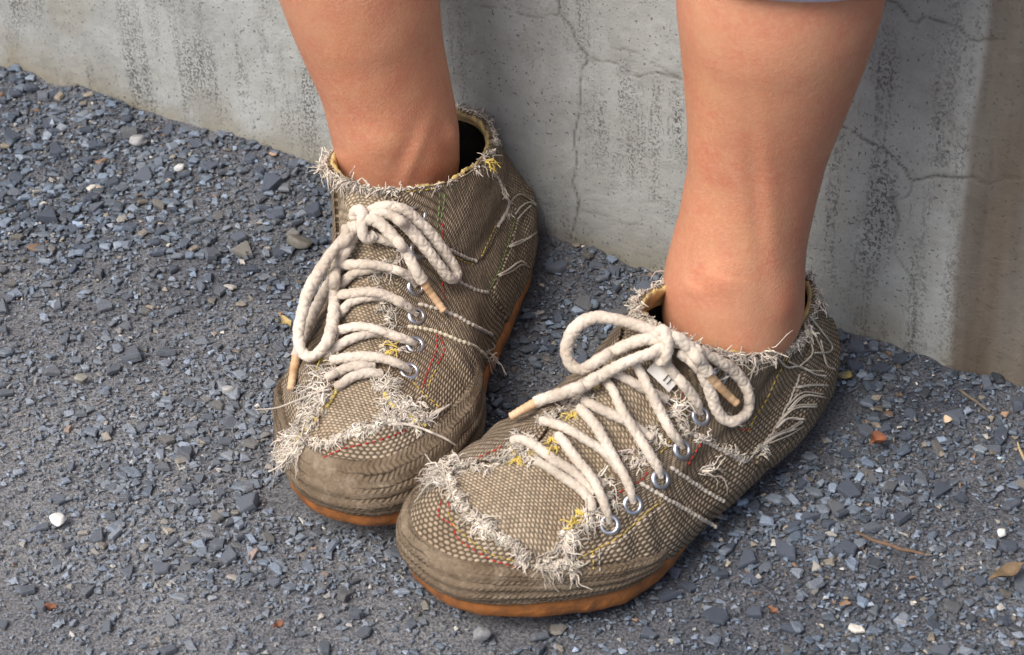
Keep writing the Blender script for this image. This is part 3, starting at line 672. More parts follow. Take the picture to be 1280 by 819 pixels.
class Kit:
    """tools that put details on one shoe"""
    def __init__(k, S, root):
        k.S, k.root = S, root; k.bvh = None
    def set_bvh(k, V, F): k.bvh = BVHTree.FromPolygons([tuple(v) for v in V], [tuple(f) for f in F])
    def hit(k, x, y):
        d = ray(x, y); h = k.bvh.ray_cast(Vector(CAM), Vector(d))
        if h[0] is None: return None
        n = np.array(h[1]);
        if n @ d > 0: n = -n
        return np.array(h[0]), n, h[3], d
    def path(k, pts, step=2.2, clear=None, smooth=3):
        """pts: (x, y, clearance in mm or None for free) -> world points"""
        xy = np.array([p[:2] for p in pts], float); cl = [p[2] if len(p) > 2 else (clear if clear is not None else 0.0) for p in pts]
        L = np.r_[0, np.cumsum(np.linalg.norm(np.diff(xy, axis=0), axis=1))]
        n = max(6, int(L[-1] / step)); D = crom(xy, n); s = np.linspace(0, L[-1], n)
        known = [i for i, c in enumerate(cl) if c is not None]
        cv = np.interp(s, L[known], [cl[i] for i in known])
        free = np.zeros(n, bool)
        for i, c in enumerate(cl):
            if c is None:
                a = L[max(i - 1, 0)]; b = L[min(i + 1, len(L) - 1)]; free |= (s > a + 1e-6) & (s < b - 1e-6)
                if i in (0,): free |= s <= L[1] * .999
                if i == len(cl) - 1: free |= s >= L[-2] * 1.001
        T = np.full(n, np.nan)
        for i in range(n):
            if free[i]: continue
            h = k.hit(*D[i])
            if h is None: continue
            cosv = max(.42, -(h[1] @ h[3])); T[i] = h[2] - cv[i] * .001 / cosv
        ok = ~np.isnan(T)
        if not ok.any():
            g = k.S.G.reshape(-1, 3); q = project(g)
            for i in (0, n - 1): T[i] = np.linalg.norm(g[np.argmin(((q - D[i]) ** 2).sum(1))] - CAM) - .002
            ok = ~np.isnan(T)
        T = np.interp(s, s[ok], T[ok])
        for _ in range(smooth): T = np.convolve(np.r_[T[0], T, T[-1]], [.25, .5, .25], 'valid')
        return np.array([CAM + ray(*D[i]) * T[i] for i in range(n)])
    def surf(k, pts, step=2.0, up=.4):
        P = k.path(pts, step, up); return P
    def yarn(k, mb, p, d, L, r=.00042, col=None, nrm=None, curl=.35, seg=5, n=8, droop=.15):
        d = d / (np.linalg.norm(d) + 1e-9); t = np.linspace(0, 1, n)[:, None]
        nrm = np.array([0, 0, 1.0]) if nrm is None else nrm
        side = np.cross(d, nrm); side /= np.linalg.norm(side) + 1e-9
        a1, a2 = rs.normal(0, curl, 2)
        P = p + d * L * t + side * L * (a1 * t ** 2 + .13 * np.sin(t * rs.uniform(5, 12) + rs.uniform(0, 6))) + nrm * L * (a2 * .5 * t ** 2 + .30 * np.sin(t * math.pi) * rs.uniform(0, 1.2) + .08 * np.sin(t * rs.uniform(5, 12))) + np.array([0, 0, -1]) * L * droop * t ** 2
        rr = r * (1 - .45 * t[:, 0] ** 2)
        mb.tube(P, rr, seg, yarn_col() if col is None else col, True)
    def fray(k, mb, pts, n, L, dirpx=None, spread=.6, lift=.2, r=.00040, bright=1.06, col=None, width=2.0, curl=.55, droop=.30):
        xy = np.array([p[:2] for p in pts], float); D = crom(xy, 60); Tn = np.gradient(D, axis=0)
        nc = max(3, n // 8)
        cl = [(rs.integers(0, 60), rs.normal(0, spread), rs.normal(0, width, 2), rs.choice([-1, 1]), rs.uniform(.6, 1.35), rs.normal(0, .14)) for _ in range(nc)]
        for _ in range(n):
            i, da, dq, sg, ls, db = cl[rs.integers(0, nc)]
            i = int(np.clip(i + rs.normal(0, 1.2), 0, 59)); q = D[i] + dq + rs.normal(0, .9, 2); h = k.hit(*q)
            if h is None: continue
            if dirpx is None: v = np.array([-Tn[i, 1], Tn[i, 0]]) * sg
            elif isinstance(dirpx, str): v = np.array([-Tn[i, 1], Tn[i, 0]]) * (1 if dirpx == 'R' else -1)
            else: v = np.array(dirpx, float)
            a = math.atan2(v[1], v[0]) + da + rs.normal(0, .28)
            d = RT * math.cos(a) - UP * math.sin(a); d = d - h[1] * (d @ h[1]); d = d / (np.linalg.norm(d) + 1e-9) + h[1] * abs(rs.normal(lift * .6, .16))
            k.yarn(mb, h[0] - h[1] * .0003, d, rs.uniform(*L) * .72 * ls, r * rs.uniform(.6, 1.25), col if col is not None else yarn_col(bright) * math.exp(db), h[1], curl, droop=droop)
    def stitches(k, mb, pts, col, r=.00038, dash=.0024, gap=.0012, up=.1, wob=.5):
        P = k.surf(pts, 1.5, up); L = np.r_[0, np.cumsum(np.linalg.norm(np.diff(P, axis=0), axis=1))]; s = 0
        while s < L[-1]:
            e = min(s + dash * rs.uniform(.8, 1.2), L[-1]); q = np.linspace(s, e, 5)
            Q = np.stack([np.interp(q, L, P[:, c]) for c in range(3)], -1); Q += -FW * (np.sin(np.linspace(0, math.pi, 5)) * .0005)[:, None] + rs.normal(0, .00012 * wob, 3)
            mb.tube(Q, r * np.array([.7, 1, 1, 1, .7]), 5, np.clip(np.array(col) * rs.uniform(.8, 1.15), 0, 1)); s = e + gap * rs.uniform(.6, 1.5)
    def cord(k, mb, pts, r=.0013, col=None, up=.5, pitch=.0030):
        P = k.surf(pts, 1.2, up); L = np.linalg.norm(np.diff(P, axis=0), axis=1).sum(); n = max(8, int(L / .0005)); P = crom(np.vstack([P[:-1:4], P[-1:]]) if len(P) > 12 else P, n)
        s = np.arange(n) * .0005
        P = P + RT * (np.sin(s * 2 * math.pi / .011) * .00025)[:, None] + rs.normal(0, .00006, (n, 3))
        rr = r * (.55 + .5 * np.abs(np.sin(s * math.pi / pitch + np.cumsum(rs.normal(0, .05, n)))))
        mb.tube(P, rr, 7, YARN * .95 if col is None else np.array(col))
    def rope(k, mb, P, r, bright=1.0, fuzz=1.0, seg=22, taper=False):
        L = np.linalg.norm(np.diff(P, axis=0), axis=1).sum(); n = max(10, int(L / .0006)); Q = crom(np.vstack([P[:-1:3], P[-1:]]) if len(P) > 15 else P, n)
        s = np.arange(n) * .0006
        def bulge(nn, sg):
            th_ = np.arange(sg) / sg * 2 * math.pi
            A_ = 4 * th_[None] + s[:, None] * 2 * math.pi / .0044; B_ = 4 * th_[None] - s[:, None] * 2 * math.pi / .0044
            a = np.abs(np.sin(A_ / 2 * 1.0)); b = np.abs(np.sin(B_ / 2 * 1.0)); over = np.sin((A_ + B_) / 4) * np.sin((A_ - B_) / 4) > 0
            h = np.where(over, a, b) ** .7
            return .84 + .22 * h + .04 * np.sin(s[:, None] * 150 + 2 * th_[None]) + rs.normal(0, .012, (nn, sg))
        c = np.clip(np.array([1, .985, .96]) * bright, 0, 1)
        mb.tube(Q, r * (1 + .06 * np.sin(s * 90 + rs.uniform(0, 6))) * (1 - (.38 * sstep(.80, 1, s / s[-1]) if taper else 0)), seg, c, True, bulge)
        for _ in range(int(L * 380 * fuzz)):
            i = rs.integers(2, n - 2); d = rs.normal(0, 1, 3); d /= np.linalg.norm(d); tt = Q[i + 1] - Q[i]; tt /= np.linalg.norm(tt); d -= tt * (d @ tt) * .5
            k.yarn(mb, Q[i] + d * r * .92, d + tt * rs.normal(0, .9), rs.uniform(.0012, .0032), .00010, c, None, .6, 3, 4)
        return Q
    def aglet(k, P, r, lace):
        mb = MB(); n = 26; Q = crom(P, n); t_ = np.linspace(0, 1, n)
        rr = r * (1.0 - .22 * t_) * (1 + .05 * np.sin(t_ * 40)) ; rr[-2:] *= [1.06, .95]
        mb.tube(Q, rr, 14); return mb.build('aglet', M['aglet'], lace)
    def eyelet(k, x, y, R=.0058, depth=.0011):
        h = k.hit(x, y)
        if h is None: return
        p, n = h[0], h[1]; a = np.cross(n, [0, 0, 1.0]); a /= np.linalg.norm(a); b = np.cross(n, a)
        prof = [(.54, -.6), (.54, .45), (.60, .85), (.72, 1.0), (.86, .75), (.97, .2), (1.0, -.5)]; seg = 28; ang = np.arange(seg) / seg * 2 * math.pi
        V = np.vstack([p + n * (z * depth) + R * q * (np.cos(ang)[:, None] * a + np.sin(ang)[:, None] * b) for q, z in prof])
        o = mesh_obj('eyelet', V, grid_faces(len(prof), seg, True), M['metal'], k.root)
        V = np.vstack([p + n * .0001 + R * .56 * (np.cos(ang)[:, None] * a + np.sin(ang)[:, None] * b), [p - n * .002]]); j = np.arange(seg)
        mesh_obj('eyelet_hole', V, np.stack([j, (j + 1) % seg, np.full(seg, seg), np.full(seg, seg)], -1), M['insole'], o)  # dark disc closing the eyelet, the hole's shade painted as its colour

def build_shoe(S, name, label, vamp_poly, rand_end, rand_top, panels):
    root = empty(name, S.loc, S.h, label, 'shoe')
    k = Kit(S, root)
    G, N = S.G, S.N; Gf, Nf = G.reshape(-1, 3), N.reshape(-1, 3); F = grid_faces(NV, NU, True)
    if S.mir < 0: F = F[:, ::-1]
    fc = Gf[F].mean(1); fn = Nf[F].mean(1); facing = np.einsum('ij,ij->i', fn, fc - CAM) < 0.0
    mask = in_poly(project(fc), vamp_poly) & facing
    # metric weave coordinates
    ringlen = np.linalg.norm(np.diff(G, axis=1), axis=2); arc = np.zeros((NV, NU)); arc[:, 1:] = np.cumsum(ringlen, 1)
    mid = int(NV * .42); u = np.broadcast_to(arc[mid], (NV, NU)); va = np.zeros((NV, NU)); va[1:] = np.cumsum(np.linalg.norm(np.diff(G, axis=0), axis=2), 0)
    vmean = np.broadcast_to(va[:, [NU // 4, 3 * NU // 4]].mean(1, keepdims=True), (NV, NU))
    wside = sstep(.5, 1.2, np.abs(S.ph)); uvq = np.stack([u, va * (1 - wside) + (vmean * .5 + va * .5) * wside], -1).reshape(-1, 2)
    Lc = (Gf - S.loc) @ S.rot * [1, S.mir, 1]
    prof = (G[:, NU // 2] - S.loc) @ S.rot; px_ = prof[::-1, 0]; pa = np.r_[0, np.cumsum(np.linalg.norm(np.diff(prof[::-1], axis=0), axis=1))]
    o_ = np.argsort(px_); uvv = np.stack([Lc[:, 1], np.interp(Lc[:, 0], px_[o_], pa[o_])], -1)
    # quarter (outer canvas) slightly proud of the vamp and tongue below it
    vq = np.linspace(0, 1, NV)
    # overlapping side panels stand proud of the canvas below them
    pv, fv_ = project(Gf), np.einsum('ij,ij->i', Nf, Gf - CAM) < 0
    lift_ = np.full(len(Gf), .0016)
    for poly, h_ in panels: lift_ += h_ * (in_poly(pv, poly) & fv_)
    base_v = np.arange(len(Gf)); keepF = F[~mask]; used = np.unique(keepF); Nq = Nf[used]
    Vq, Fq, uq = sub_mesh(Gf + Nf * lift_[:, None], F, ~mask, uvq)
    E = np.sort(np.vstack([Fq[:, [0, 1]], Fq[:, [1, 2]], Fq[:, [2, 3]], Fq[:, [3, 0]]]), 1); Ek, ct = np.unique(E, axis=0, return_counts=True); Eb = Ek[ct == 1]
    bv = np.unique(Eb); mp = np.full(len(Vq), -1); mp[bv] = len(Vq) + np.arange(len(bv))
    Fsk = np.stack([Eb[:, 0], Eb[:, 1], mp[Eb[:, 1]], mp[Eb[:, 0]]], -1)
    Vq = np.vstack([Vq, Vq[bv] - Nq[bv] * .0026]); uq = np.vstack([uq, uq[bv]]); Fq = np.vstack([Fq, Fsk])
    mesh_obj('quarter', Vq, Fq, M['quarter'], root, True, uq)
    phf = np.abs(S.ph.reshape(-1)[F]).mean(1); vvf = S.vv.reshape(-1)[F].mean(1)
    inner = (phf < 2.2) & (vvf > .20)
    sag = np.where(mask, 0, 1)
    Vv = Gf - Nf * .0005
    Vt, Ft, ut = sub_mesh(Vv, F, inner | mask, uvv)
    mesh_obj('vamp_and_tongue', Vt, Ft, M['vamp'], root, True, ut)
    # lining: yellow edge standing a little above the canvas, running down inside
    rows = [G[-1] - N[-1] * .0004, G[-1] - N[-1] * .0012 + [0, 0, .0016], G[-1] - N[-1] * .0026 + [0, 0, .0014]]
    for i in range(NV - 2, int(NV * .90), -4): rows.append(G[i] - N[i] * .0034)
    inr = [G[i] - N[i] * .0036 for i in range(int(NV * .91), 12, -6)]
    mesh_obj('shaded_inner_lining', np.stack(inr).reshape(-1, 3), grid_faces(len(inr), NU, True), M['insole'], root)  # lower lining, with the shade inside the shoe put into its colour
    Lg = np.stack(rows); Lg[:3] += ((noise3(Lg[:3].reshape(-1, 3), 120, 15, 3) - .5) * .0070 + (noise3(Lg[:3].reshape(-1, 3), 520, 16, 2) - .5) * .0040 - .0010).reshape(3, NU, 1) * np.array([0, 0, 1])
    mesh_obj('lining', Lg.reshape(-1, 3), grid_faces(len(rows), NU, True), M['lining'], root)
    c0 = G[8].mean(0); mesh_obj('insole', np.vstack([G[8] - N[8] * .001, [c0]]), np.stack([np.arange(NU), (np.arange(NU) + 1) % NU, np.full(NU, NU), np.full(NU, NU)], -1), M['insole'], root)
    # gum outsole
    Q = sole_grid(S); nsol = Q.shape[1]; W = S.world(Q.reshape(-1, 3)); W[:, :2] += 0
    q = W.copy(); W += (np.stack([noise3(q, 110, 21, 2), noise3(q, 110, 22, 2), np.full(len(q), .5)], -1) - .5) * .0024
    c0 = Q[-1].mean(0); W = np.vstack([W, S.world(np.array([c0]))]); jj = np.arange(nsol); b = (len(Q) - 1) * nsol
    FS = np.vstack([grid_faces(len(Q), nsol, True), np.stack([b + jj, b + (jj + 1) % nsol, np.full(nsol, len(W) - 1), np.full(nsol, len(W) - 1)], -1)])
    mesh_obj('outsole', W, FS, M['gum'], root)
    # rubber toe bumper wrapped round the toe
    nph, nt_ = 200, 30; e0, e1 = rand_end; ph = np.linspace(-e0, e1, nph); t_ = np.linspace(0, 1, nt_)
    tp = np.interp(ph, *rand_top)
    PH, TT = np.meshgrid(ph, t_); vv = (.05 + (tp[None] - .05) * TT)
    base = S.at(vv.ravel(), PH.ravel()).reshape(nt_, nph, 3); nn = S.normals_open(base)
    endf = np.minimum(sstep(-e0, -e0 + .12, ph), sstep(e1, e1 - .12, ph))
    off = (.0018 + .0034 * np.sqrt(np.clip(1 - ((TT - .45) / .56) ** 4, 0, 1))) * (.35 + .65 * endf[None])
    off += .0004 * np.sin(TT * 26 + 2 * noise3(base.reshape(-1, 3), 40, 9).reshape(TT.shape)) * endf[None] + .0012 * (noise3(base.reshape(-1, 3), 60, 12, 2).reshape(TT.shape) - .5)
    off[-1] = -.001; off[-2] = .0012; off[0] = -.001
    RV = base + nn * off[..., None]
    ua = np.r_[0, np.cumsum(np.linalg.norm(np.diff(base[nt_ // 2], axis=0), axis=1))]
    uvr = np.stack([np.broadcast_to(ua, TT.shape), TT * .034], -1).reshape(-1, 2)
    mesh_obj('toe_bumper', RV.reshape(-1, 3), grid_faces(nt_, nph), M['rand'], root, True, uvr)
    BV = np.vstack([Vq, Vt, RV.reshape(-1, 3), W]); o1, o2, o3 = len(Vq), len(Vq) + len(Vt), len(Vq) + len(Vt) + nt_ * nph
    polys = [tuple(f) for f in Fq] + [tuple(f) for f in Ft + o1] + [tuple(f) for f in grid_faces(nt_, nph) + o2] + [tuple(f[:3]) if f[2] == f[3] else tuple(f) for f in FS + o3]
    k.set_bvh(BV, polys)
    return k
def _normals_open(s, G):
    du = np.gradient(G, axis=1); dv = np.gradient(G, axis=0); n = np.cross(du, dv); n /= np.linalg.norm(n, axis=-1)[..., None] + 1e-12
    return n * s.mir
Shoe.normals_open = _normals_open

def collar_fray(k, n, up=.15, out=.5, L=(.002, .0052), sel=None, name='frayed_collar', bright=1.0):
    S = k.S; mb = MB(); G, N = S.G[-1], S.N[-1]
    nc = max(4, n // 9); cl = [(rs.integers(0, NU), rs.normal(up, .40), abs(rs.normal(out, .25)), rs.normal(0, .95), rs.uniform(.5, 1.4), rs.normal(0, .15)) for _ in range(nc)]
    for _ in range(n):
        j0, cu_, co_, ct_, ls, db = cl[rs.integers(0, nc)]; j = int(j0 + rs.normal(0, 1.6)) % NU; ph = S.ph[0, j]
        if sel is not None and rs.uniform() > sel(ph): continue
        tg = G[(j + 1) % NU] - G[j - 1]; tg /= np.linalg.norm(tg)
        d = np.array([0, 0, 1]) * (cu_ + rs.normal(0, .2)) + N[j] * (co_ + rs.normal(0, .15)) + tg * (ct_ + rs.normal(0, .3))
        k.yarn(mb, G[j] + N[j] * rs.uniform(.0002, .0022) - np.array([0, 0, 1]) * rs.uniform(0, .005), d, rs.uniform(*L) * ls, .00042 * rs.uniform(.7, 1.25), yarn_col(bright) * math.exp(db), N[j], .6, droop=.5)
    return mb.build(name, M['yarn'], k.root, kind='stuff')

# ---- shoe A: the wearer's left shoe
VA = [(563, 592), (577, 628), (600, 650), (630, 673), (660, 693), (692, 710), (701, 690), (704, 668), (728, 652), (738, 632), (748, 612), (770, 590), (798, 560), (822, 535), (838, 508), (850, 480), (868, 455), (872, 425), (850, 380), (800, 340), (775, 430), (735, 478), (700, 515), (672, 556), (640, 572), (600, 580)]
KA = build_shoe(SA, 'canvas_shoe', 'frayed brown canvas shoe with a white tag under its laces, toe overlapping the other shoe', VA,
                (1.75, 1.42), ([-1.75, -1.3, -.6, 0, .5, .85, 1.2, 1.42], [.10, .22, .27, .285, .275, .235, .19, .12]), [([(1002, 462), (982, 512), (936, 578), (960, 580), (1060, 520), (1060, 400), (1012, 400)], .0014), ([(838, 583), (906, 627), (940, 600), (1000, 540), (934, 578), (880, 552), (852, 536)], .0007), ([(800, 604), (896, 659), (870, 690), (822, 715), (780, 700), (720, 705), (745, 688), (775, 672), (800, 650), (812, 632)], .0010)])
k = KA
LR, LR2 = .00315, .0026
strands = [
 [(640, 552, 2), (650, 549, 2.6), (670, 558, 3), (694, 576, 3), (716, 589, 3), (733, 606, 2.5), (742, 618, 1)],
 [(672, 577, 1), (685, 584, 2.8), (700, 594, 3), (725, 611, 3), (737, 625, 2.5), (741, 638, .5)],
 [(678, 526, 1), (690, 529, 2.6), (709, 536, 3), (734, 551, 3), (750, 561, 3), (765, 575, 2.6), (775, 588, 1)],
 [(730, 500, 1), (740, 506, 2.6), (756, 514, 3), (784, 527, 3), (800, 537, 2.6), (815, 548, 1)],
 [(764, 466, 2), (780, 472, 3), (802, 484, 3), (820, 493, 2.6), (834, 500, 1)],
 [(698, 545, 1), (706, 554, 4), (719, 572, 6), (741, 599, 6), (754, 626, 4), (760, 644, 2.5), (762, 654, -1)],
 [(725, 510, 1), (735, 521, 5), (747, 536, 6.2), (766, 569, 6.2), (784, 602, 5), (790, 620, 2.5), (792, 629, -1)],
 [(757, 476, 3), (766, 488, 5), (777, 512, 6.2), (793, 538, 6.2), (811, 566, 5), (823, 586, 2.8), (826, 597, -1)],
 [(795, 455, 3), (803, 470, 5), (811, 487, 6), (825, 514, 6), (838, 538, 4.5), (849, 552, 2.8), (853, 560, -1)],
]
for i, st in enumerate(strands):
    mb = MB(); k.rope(mb, k.path(st, 2.2), LR2 * (1.0 if i > 4 else .95), .97 if i > 4 else .9, .8, taper=i > 4); mb.build('lace_strand', M['lace'], k.root)
mb = MB()   # bow
k.rope(mb, k.path([(832, 440, 6), (834, 455, 6), (846, 471, 5), (860, 487, 4), (871, 504, 3), (876, 518, -1)]), LR2 * 1.02, .93, taper=True)
k.rope(mb, k.path([(832, 425, 10), (815, 414, 10), (795, 406, None), (768, 399, None), (742, 397, None), (719, 410, None), (708, 435, None), (713, 455, None), (728, 462, 9), (745, 452, 9), (762, 442, 9), (784, 431, 9), (808, 424, 9), (830, 424, 9)]), LR, 1.0)
k.rope(mb, k.path([(832, 428, 9), (855, 430, 8), (878, 441, 8), (905, 455, 7), (924, 471, 6), (936, 494, 5.5), (934, 515, 5), (918, 527, 5), (904, 523, 5), (895, 510, 5.5), (889, 493, 6), (883, 478, 7), (872, 458, 8), (850, 440, 9)]), LR * .93, .98)
e1 = k.path([(838, 430, 9), (815, 441, 11), (795, 448, 11.5), (776, 456, 11.5), (752, 469, 10), (729, 482, 9), (705, 491, 8), (682, 498, 7.5), (668, 504, None), (650, 514, None), (638, 521, None)])
L = np.r_[0, np.cumsum(np.linalg.norm(np.diff(e1, axis=0), axis=1))]; cut = int(len(e1) * .83)
k.rope(mb, e1[:cut + 1], LR, 1.0)
e2 = k.path([(828, 424, 11), (840, 420, 12), (861, 434, 12), (880, 459, 11), (890, 473, 10), (903, 487, 9), (914, 498, 8.5), (922, 505, 8)])
cut2 = int(len(e2) * .60)
k.rope(mb, e2[:cut2 + 1], LR * 1.02, 1.02)
k.rope(mb, k.path([(822, 421, 9), (825, 413, 12), (831, 414, 14), (835, 428, 14.5), (834, 443, 13), (828, 452, 9), (824, 446, 7)], 1.6), LR * .95, 1.0)
bow = mb.build('lace_bow', M['lace'], k.root)
k.aglet(e1[cut - 1:], LR * .82, bow); k.aglet(e2[cut2 - 1:], LR * .82, bow)
for x, y in [(876, 520), (853, 562), (826, 599), (791, 631), (762, 656), (900, 470)]: k.eyelet(x, y)
# size tag tucked under the laces
tg = k.path([(818, 460, 2.6), (838, 480, 2.6)], 2.0); a = tg[-1] - tg[0]; a /= np.linalg.norm(a); hn = k.hit(828, 470)[1]; bvec = np.cross(hn, a); bvec /= np.linalg.norm(bvec)
V = []
for i in range(9):
    for j in range(5):
        u_, v_ = i / 8 - .5, j / 4 - .5; V.append(tg.mean(0) + a * u_ * .0165 + bvec * v_ * .0078 + hn * (.0012 * math.cos(u_ * 2.4) + .0003 * math.sin(9 * v_)))
V = np.array(V); F = grid_faces(9, 5); tag_o = mesh_obj('size_tag', np.vstack([V, V - hn * .0005]), np.vstack([F, F[:, ::-1] + 45]), M['tag'], k.root, label='small white fabric tag printed with black letters')
cu = bpy.data.curves.new('tag_lettering', 'FONT'); cu.body = "IT"; cu.size = .0062; cu.extrude = .00006; cu.align_x = 'CENTER'; cu.align_y = 'CENTER'
fo = bpy.data.objects.new('tag_lettering', cu); COL.objects.link(fo); bpy.context.view_layer.update()
me = bpy.data.meshes.new_from_object(fo.evaluated_get(bpy.context.evaluated_depsgraph_get())); bpy.data.objects.remove(fo)
cc = np.zeros(len(me.vertices) * 3); me.vertices.foreach_get('co', cc); cc = cc.reshape(-1, 3)
if (bvec @ UP) < 0: bvec = -bvec
if (a @ RT) < 0: a = -a
Wv = tg.mean(0) + a * .0035 + hn * .0016 + cc[:, :1] * a + cc[:, 1:2] * bvec + cc[:, 2:] * hn
Mi = np.array(k.root.matrix_world.inverted()); Wl = Wv @ Mi[:3, :3].T + Mi[:3, 3]; me.vertices.foreach_set('co', Wl.ravel()); me.materials.append(M['ink'])
lt = bpy.data.objects.new('lettering', me); link(lt, tag_o)
# frayed edges
mb = MB()
k.fray(mb, [(553, 590), (562, 610), (577, 634), (596, 653), (620, 672), (645, 690), (664, 706), (690, 712)], 520, (.003, .008), None, .9, .5, width=3.0)
k.fray(mb, [(565, 580), (556, 592), (560, 606)], 150, (.008, .016), (-.8, -.45), .5, .5, width=4)
k.fray(mb, [(562, 605), (575, 622)], 60, (.006, .012), (-.9, .2), .5, .4, width=3)
k.fray(mb, [(668, 700), (690, 706), (705, 700)], 150, (.006, .014), (.35, .95), .38, .3, width=4)
k.fray(mb, [(708, 668), (703, 682), (707, 700), (716, 714)], 210, (.005, .012), (.45, .9), .6, .4, width=3)
k.fray(mb, [(741, 636), (728, 650), (712, 662), (704, 672)], 210, (.005, .011), (.8, .6), .6, .5, width=3)
mb.build('frayed_toe_edge', M['yarn'], k.root, kind='stuff')
mb = MB()
k.fray(mb, [(568, 586), (590, 580), (612, 578), (636, 571), (655, 562), (672, 552)], 520, (.003, .008), None, .8, .6, width=4, bright=.95)
k.fray(mb, [(680, 520), (700, 512), (722, 498), (745, 482)], 90, (.004, .010), (-.5, -.7), .9, .4, width=4, bright=.9)
for q_ in ([(636, 556), (646, 550), (656, 552)], [(670, 574), (678, 580)], [(676, 528), (686, 526), (694, 530)], [(694, 542), (702, 548)], [(722, 506), (732, 502), (740, 506)], [(754, 470), (764, 464), (772, 470)]):
    k.fray(mb, q_, 42, (.004, .009), (-.6, -.4), 1.0, .5, width=4, bright=.95)
k.fray(mb, [(745, 590), (757, 606), (768, 622)], 70, (.004, .010), None, 1.0, .5, width=5)
k.fray(mb, [(782, 562), (796, 572), (806, 586)], 80, (.004, .010), None, 1.0, .5, width=6)
k.fray(mb, [(830, 505), (838, 517), (846, 530)], 100, (.004, .011), None, 1.1, .5, width=6)
k.fray(mb, [(812, 545), (822, 552)], 60, (.004, .010), None, 1.0, .5, width=5)
mb.build('frayed_throat_edge', M['yarn'], k.root, kind='stuff')
collar_fray(k, 1900)
collar_fray(k, 520, .7, .9, (.005, .012), sel=lambda p: math.exp(-((p + 1.55) / .75) ** 2), name='frayed_collar_tuft')
mb = MB()
k.fray(mb, [(905, 448), (930, 447), (955, 438)], 60, (.008, .017), (.35, .9), .5, .35, width=3)
k.fray(mb, [(948, 440), (960, 436)], 26, (.012, .024), (.55, .8), .3, .25, width=3)
k.fray(mb, [(965, 430), (985, 412), (1000, 395)], 50, (.005, .012), (.9, .5), .5, .4, width=3)
mb.build('hanging_collar_threads', M['yarn'], k.root, kind='stuff')
mb = MB()
k.cord(mb, [(850, 534), (870, 545), (893, 558), (915, 569), (934, 577)], .0012)
k.fray(mb, [(858, 541), (880, 551), (905, 564), (932, 577)], 130, (.003, .008), (.3, -.9), .7, .5, width=2)
k.cord(mb, [(934, 577), (950, 560), (966, 540), (980, 515), (992, 490), (1000, 468)], .0006)
k.fray(mb, [(938, 574), (955, 556), (972, 534), (984, 508)], 40, (.004, .009), (.8, -.4), .7, .4, width=2)
for q in ([(970, 536), (985, 524), (1005, 525)], [(975, 524), (995, 508), (1021, 506)], [(985, 508), (1005, 490), (1031, 492)], [(992, 485), (1012, 482), (1030, 482)], [(960, 548), (985, 538), (1003, 527)], [(943, 566), (968, 546), (994, 536)]):
    for _ in range(3):
        j = rs.normal(0, 2.0, 2); P = k.path([(x + j[0], y + j[1], 1.2) for x, y in q], 2, 1.2); mb.tube(P, .00045, 5, yarn_col(.95))
mb.build('heel_seam_fray', M['yarn'], k.root, kind='stuff')
mb = MB()
for q in ([(1002, 385), (1012, 405), (1024, 430), (1033, 452)], [(1012, 395), (1028, 415), (1040, 432), (1036, 440), (1018, 441)], [(970, 445), (984, 459), (1000, 458), (1020, 468), (1033, 470)], [(1000, 458), (1016, 440), (1008, 415), (1005, 395)], [(1026, 425), (1033, 455), (1044, 462)], [(986, 452), (1008, 462), (1030, 464)]):
    P = k.path([(x, y, 1.6) for x, y in q], 2, 1.6); mb.tube(P, .0006 * (.7 + .3 * np.abs(np.sin(np.arange(len(P)) * 1.3))), 6, yarn_col(.85))
mb.build('loose_heel_threads', M['yarn'], k.root, kind='stuff')
mb = MB(); k.cord(mb, [(800, 604), (818, 614), (836, 625), (856, 636), (876, 648), (896, 659)], .0012); mb.build('seam_cord', M['yarn'], k.root)
mb = MB(); k.cord(mb, [(838, 584), (850, 592), (866, 603), (884, 615), (905, 627)], .0012); k.fray(mb, [(840, 584), (858, 588), (880, 588)], 14, (.010, .020), (1, .05), .12, .2, width=2); mb.build('seam_cord', M['yarn'], k.root)
RED, YEL, GRN, WHT = (.44, .035, .03), (.50, .36, .08), (.17, .25, .09), (.5, .45, .38)
for col, pts in ((RED, [(551, 626), (549, 645), (567, 657), (570, 670), (584, 682), (602, 693), (615, 700), (646, 709)]), (YEL, [(560, 640), (568, 657), (584, 672), (606, 689), (627, 697), (642, 701)]), (RED, [(560, 628), (562, 640)]),
                 (YEL, [(719, 700), (747, 686), (772, 672), (793, 655), (810, 639), (826, 627)]), (WHT, [(740, 697), (765, 684), (791, 662), (812, 645), (829, 632)]), (RED, [(876, 555), (868, 568), (860, 581)]), (YEL, [(858, 513), (853, 523), (849, 531)]), (YEL, [(838, 550), (832, 560), (825, 567)]),
                 (RED, [(810, 590), (803, 599), (795, 604)]), (RED, [(779, 612), (764, 626)]), (YEL, [(992, 425), (985, 445), (972, 470), (958, 500), (945, 520), (935, 540)]), (RED, [(925, 537), (938, 537)]), (RED, [(853, 486), (855, 500), (858, 506)]), (YEL, [(862, 478), (866, 488)]),
                 (YEL, [(741, 690), (742, 712)]), (WHT, [(749, 685), (750, 714)]), (RED, [(590, 574), (612, 566), (628, 558)])):
    mb = MB(); k.stitches(mb, pts, col); mb.build('stitching', M['thread'], k.root)
mb = MB()
for q, cnt_, dr in (([(715, 505), (722, 512), (716, 522)], 16, (-.2, 1)), ([(692, 548), (697, 558), (694, 566)], 22, (.2, 1)), ([(722, 633), (727, 640), (720, 650)], 40, (-.2, .9)), ([(740, 486), (752, 482)], 12, None), ([(640, 573), (655, 568), (668, 560)], 40, None)):
    k.fray(mb, q, cnt_, (.003, .009), dr, .6, .5, .00045, col=np.array([.66, .50, .13]), width=2.0)
mb.build('yellow_thread_ends', M['yarn'], k.root, kind='stuff')

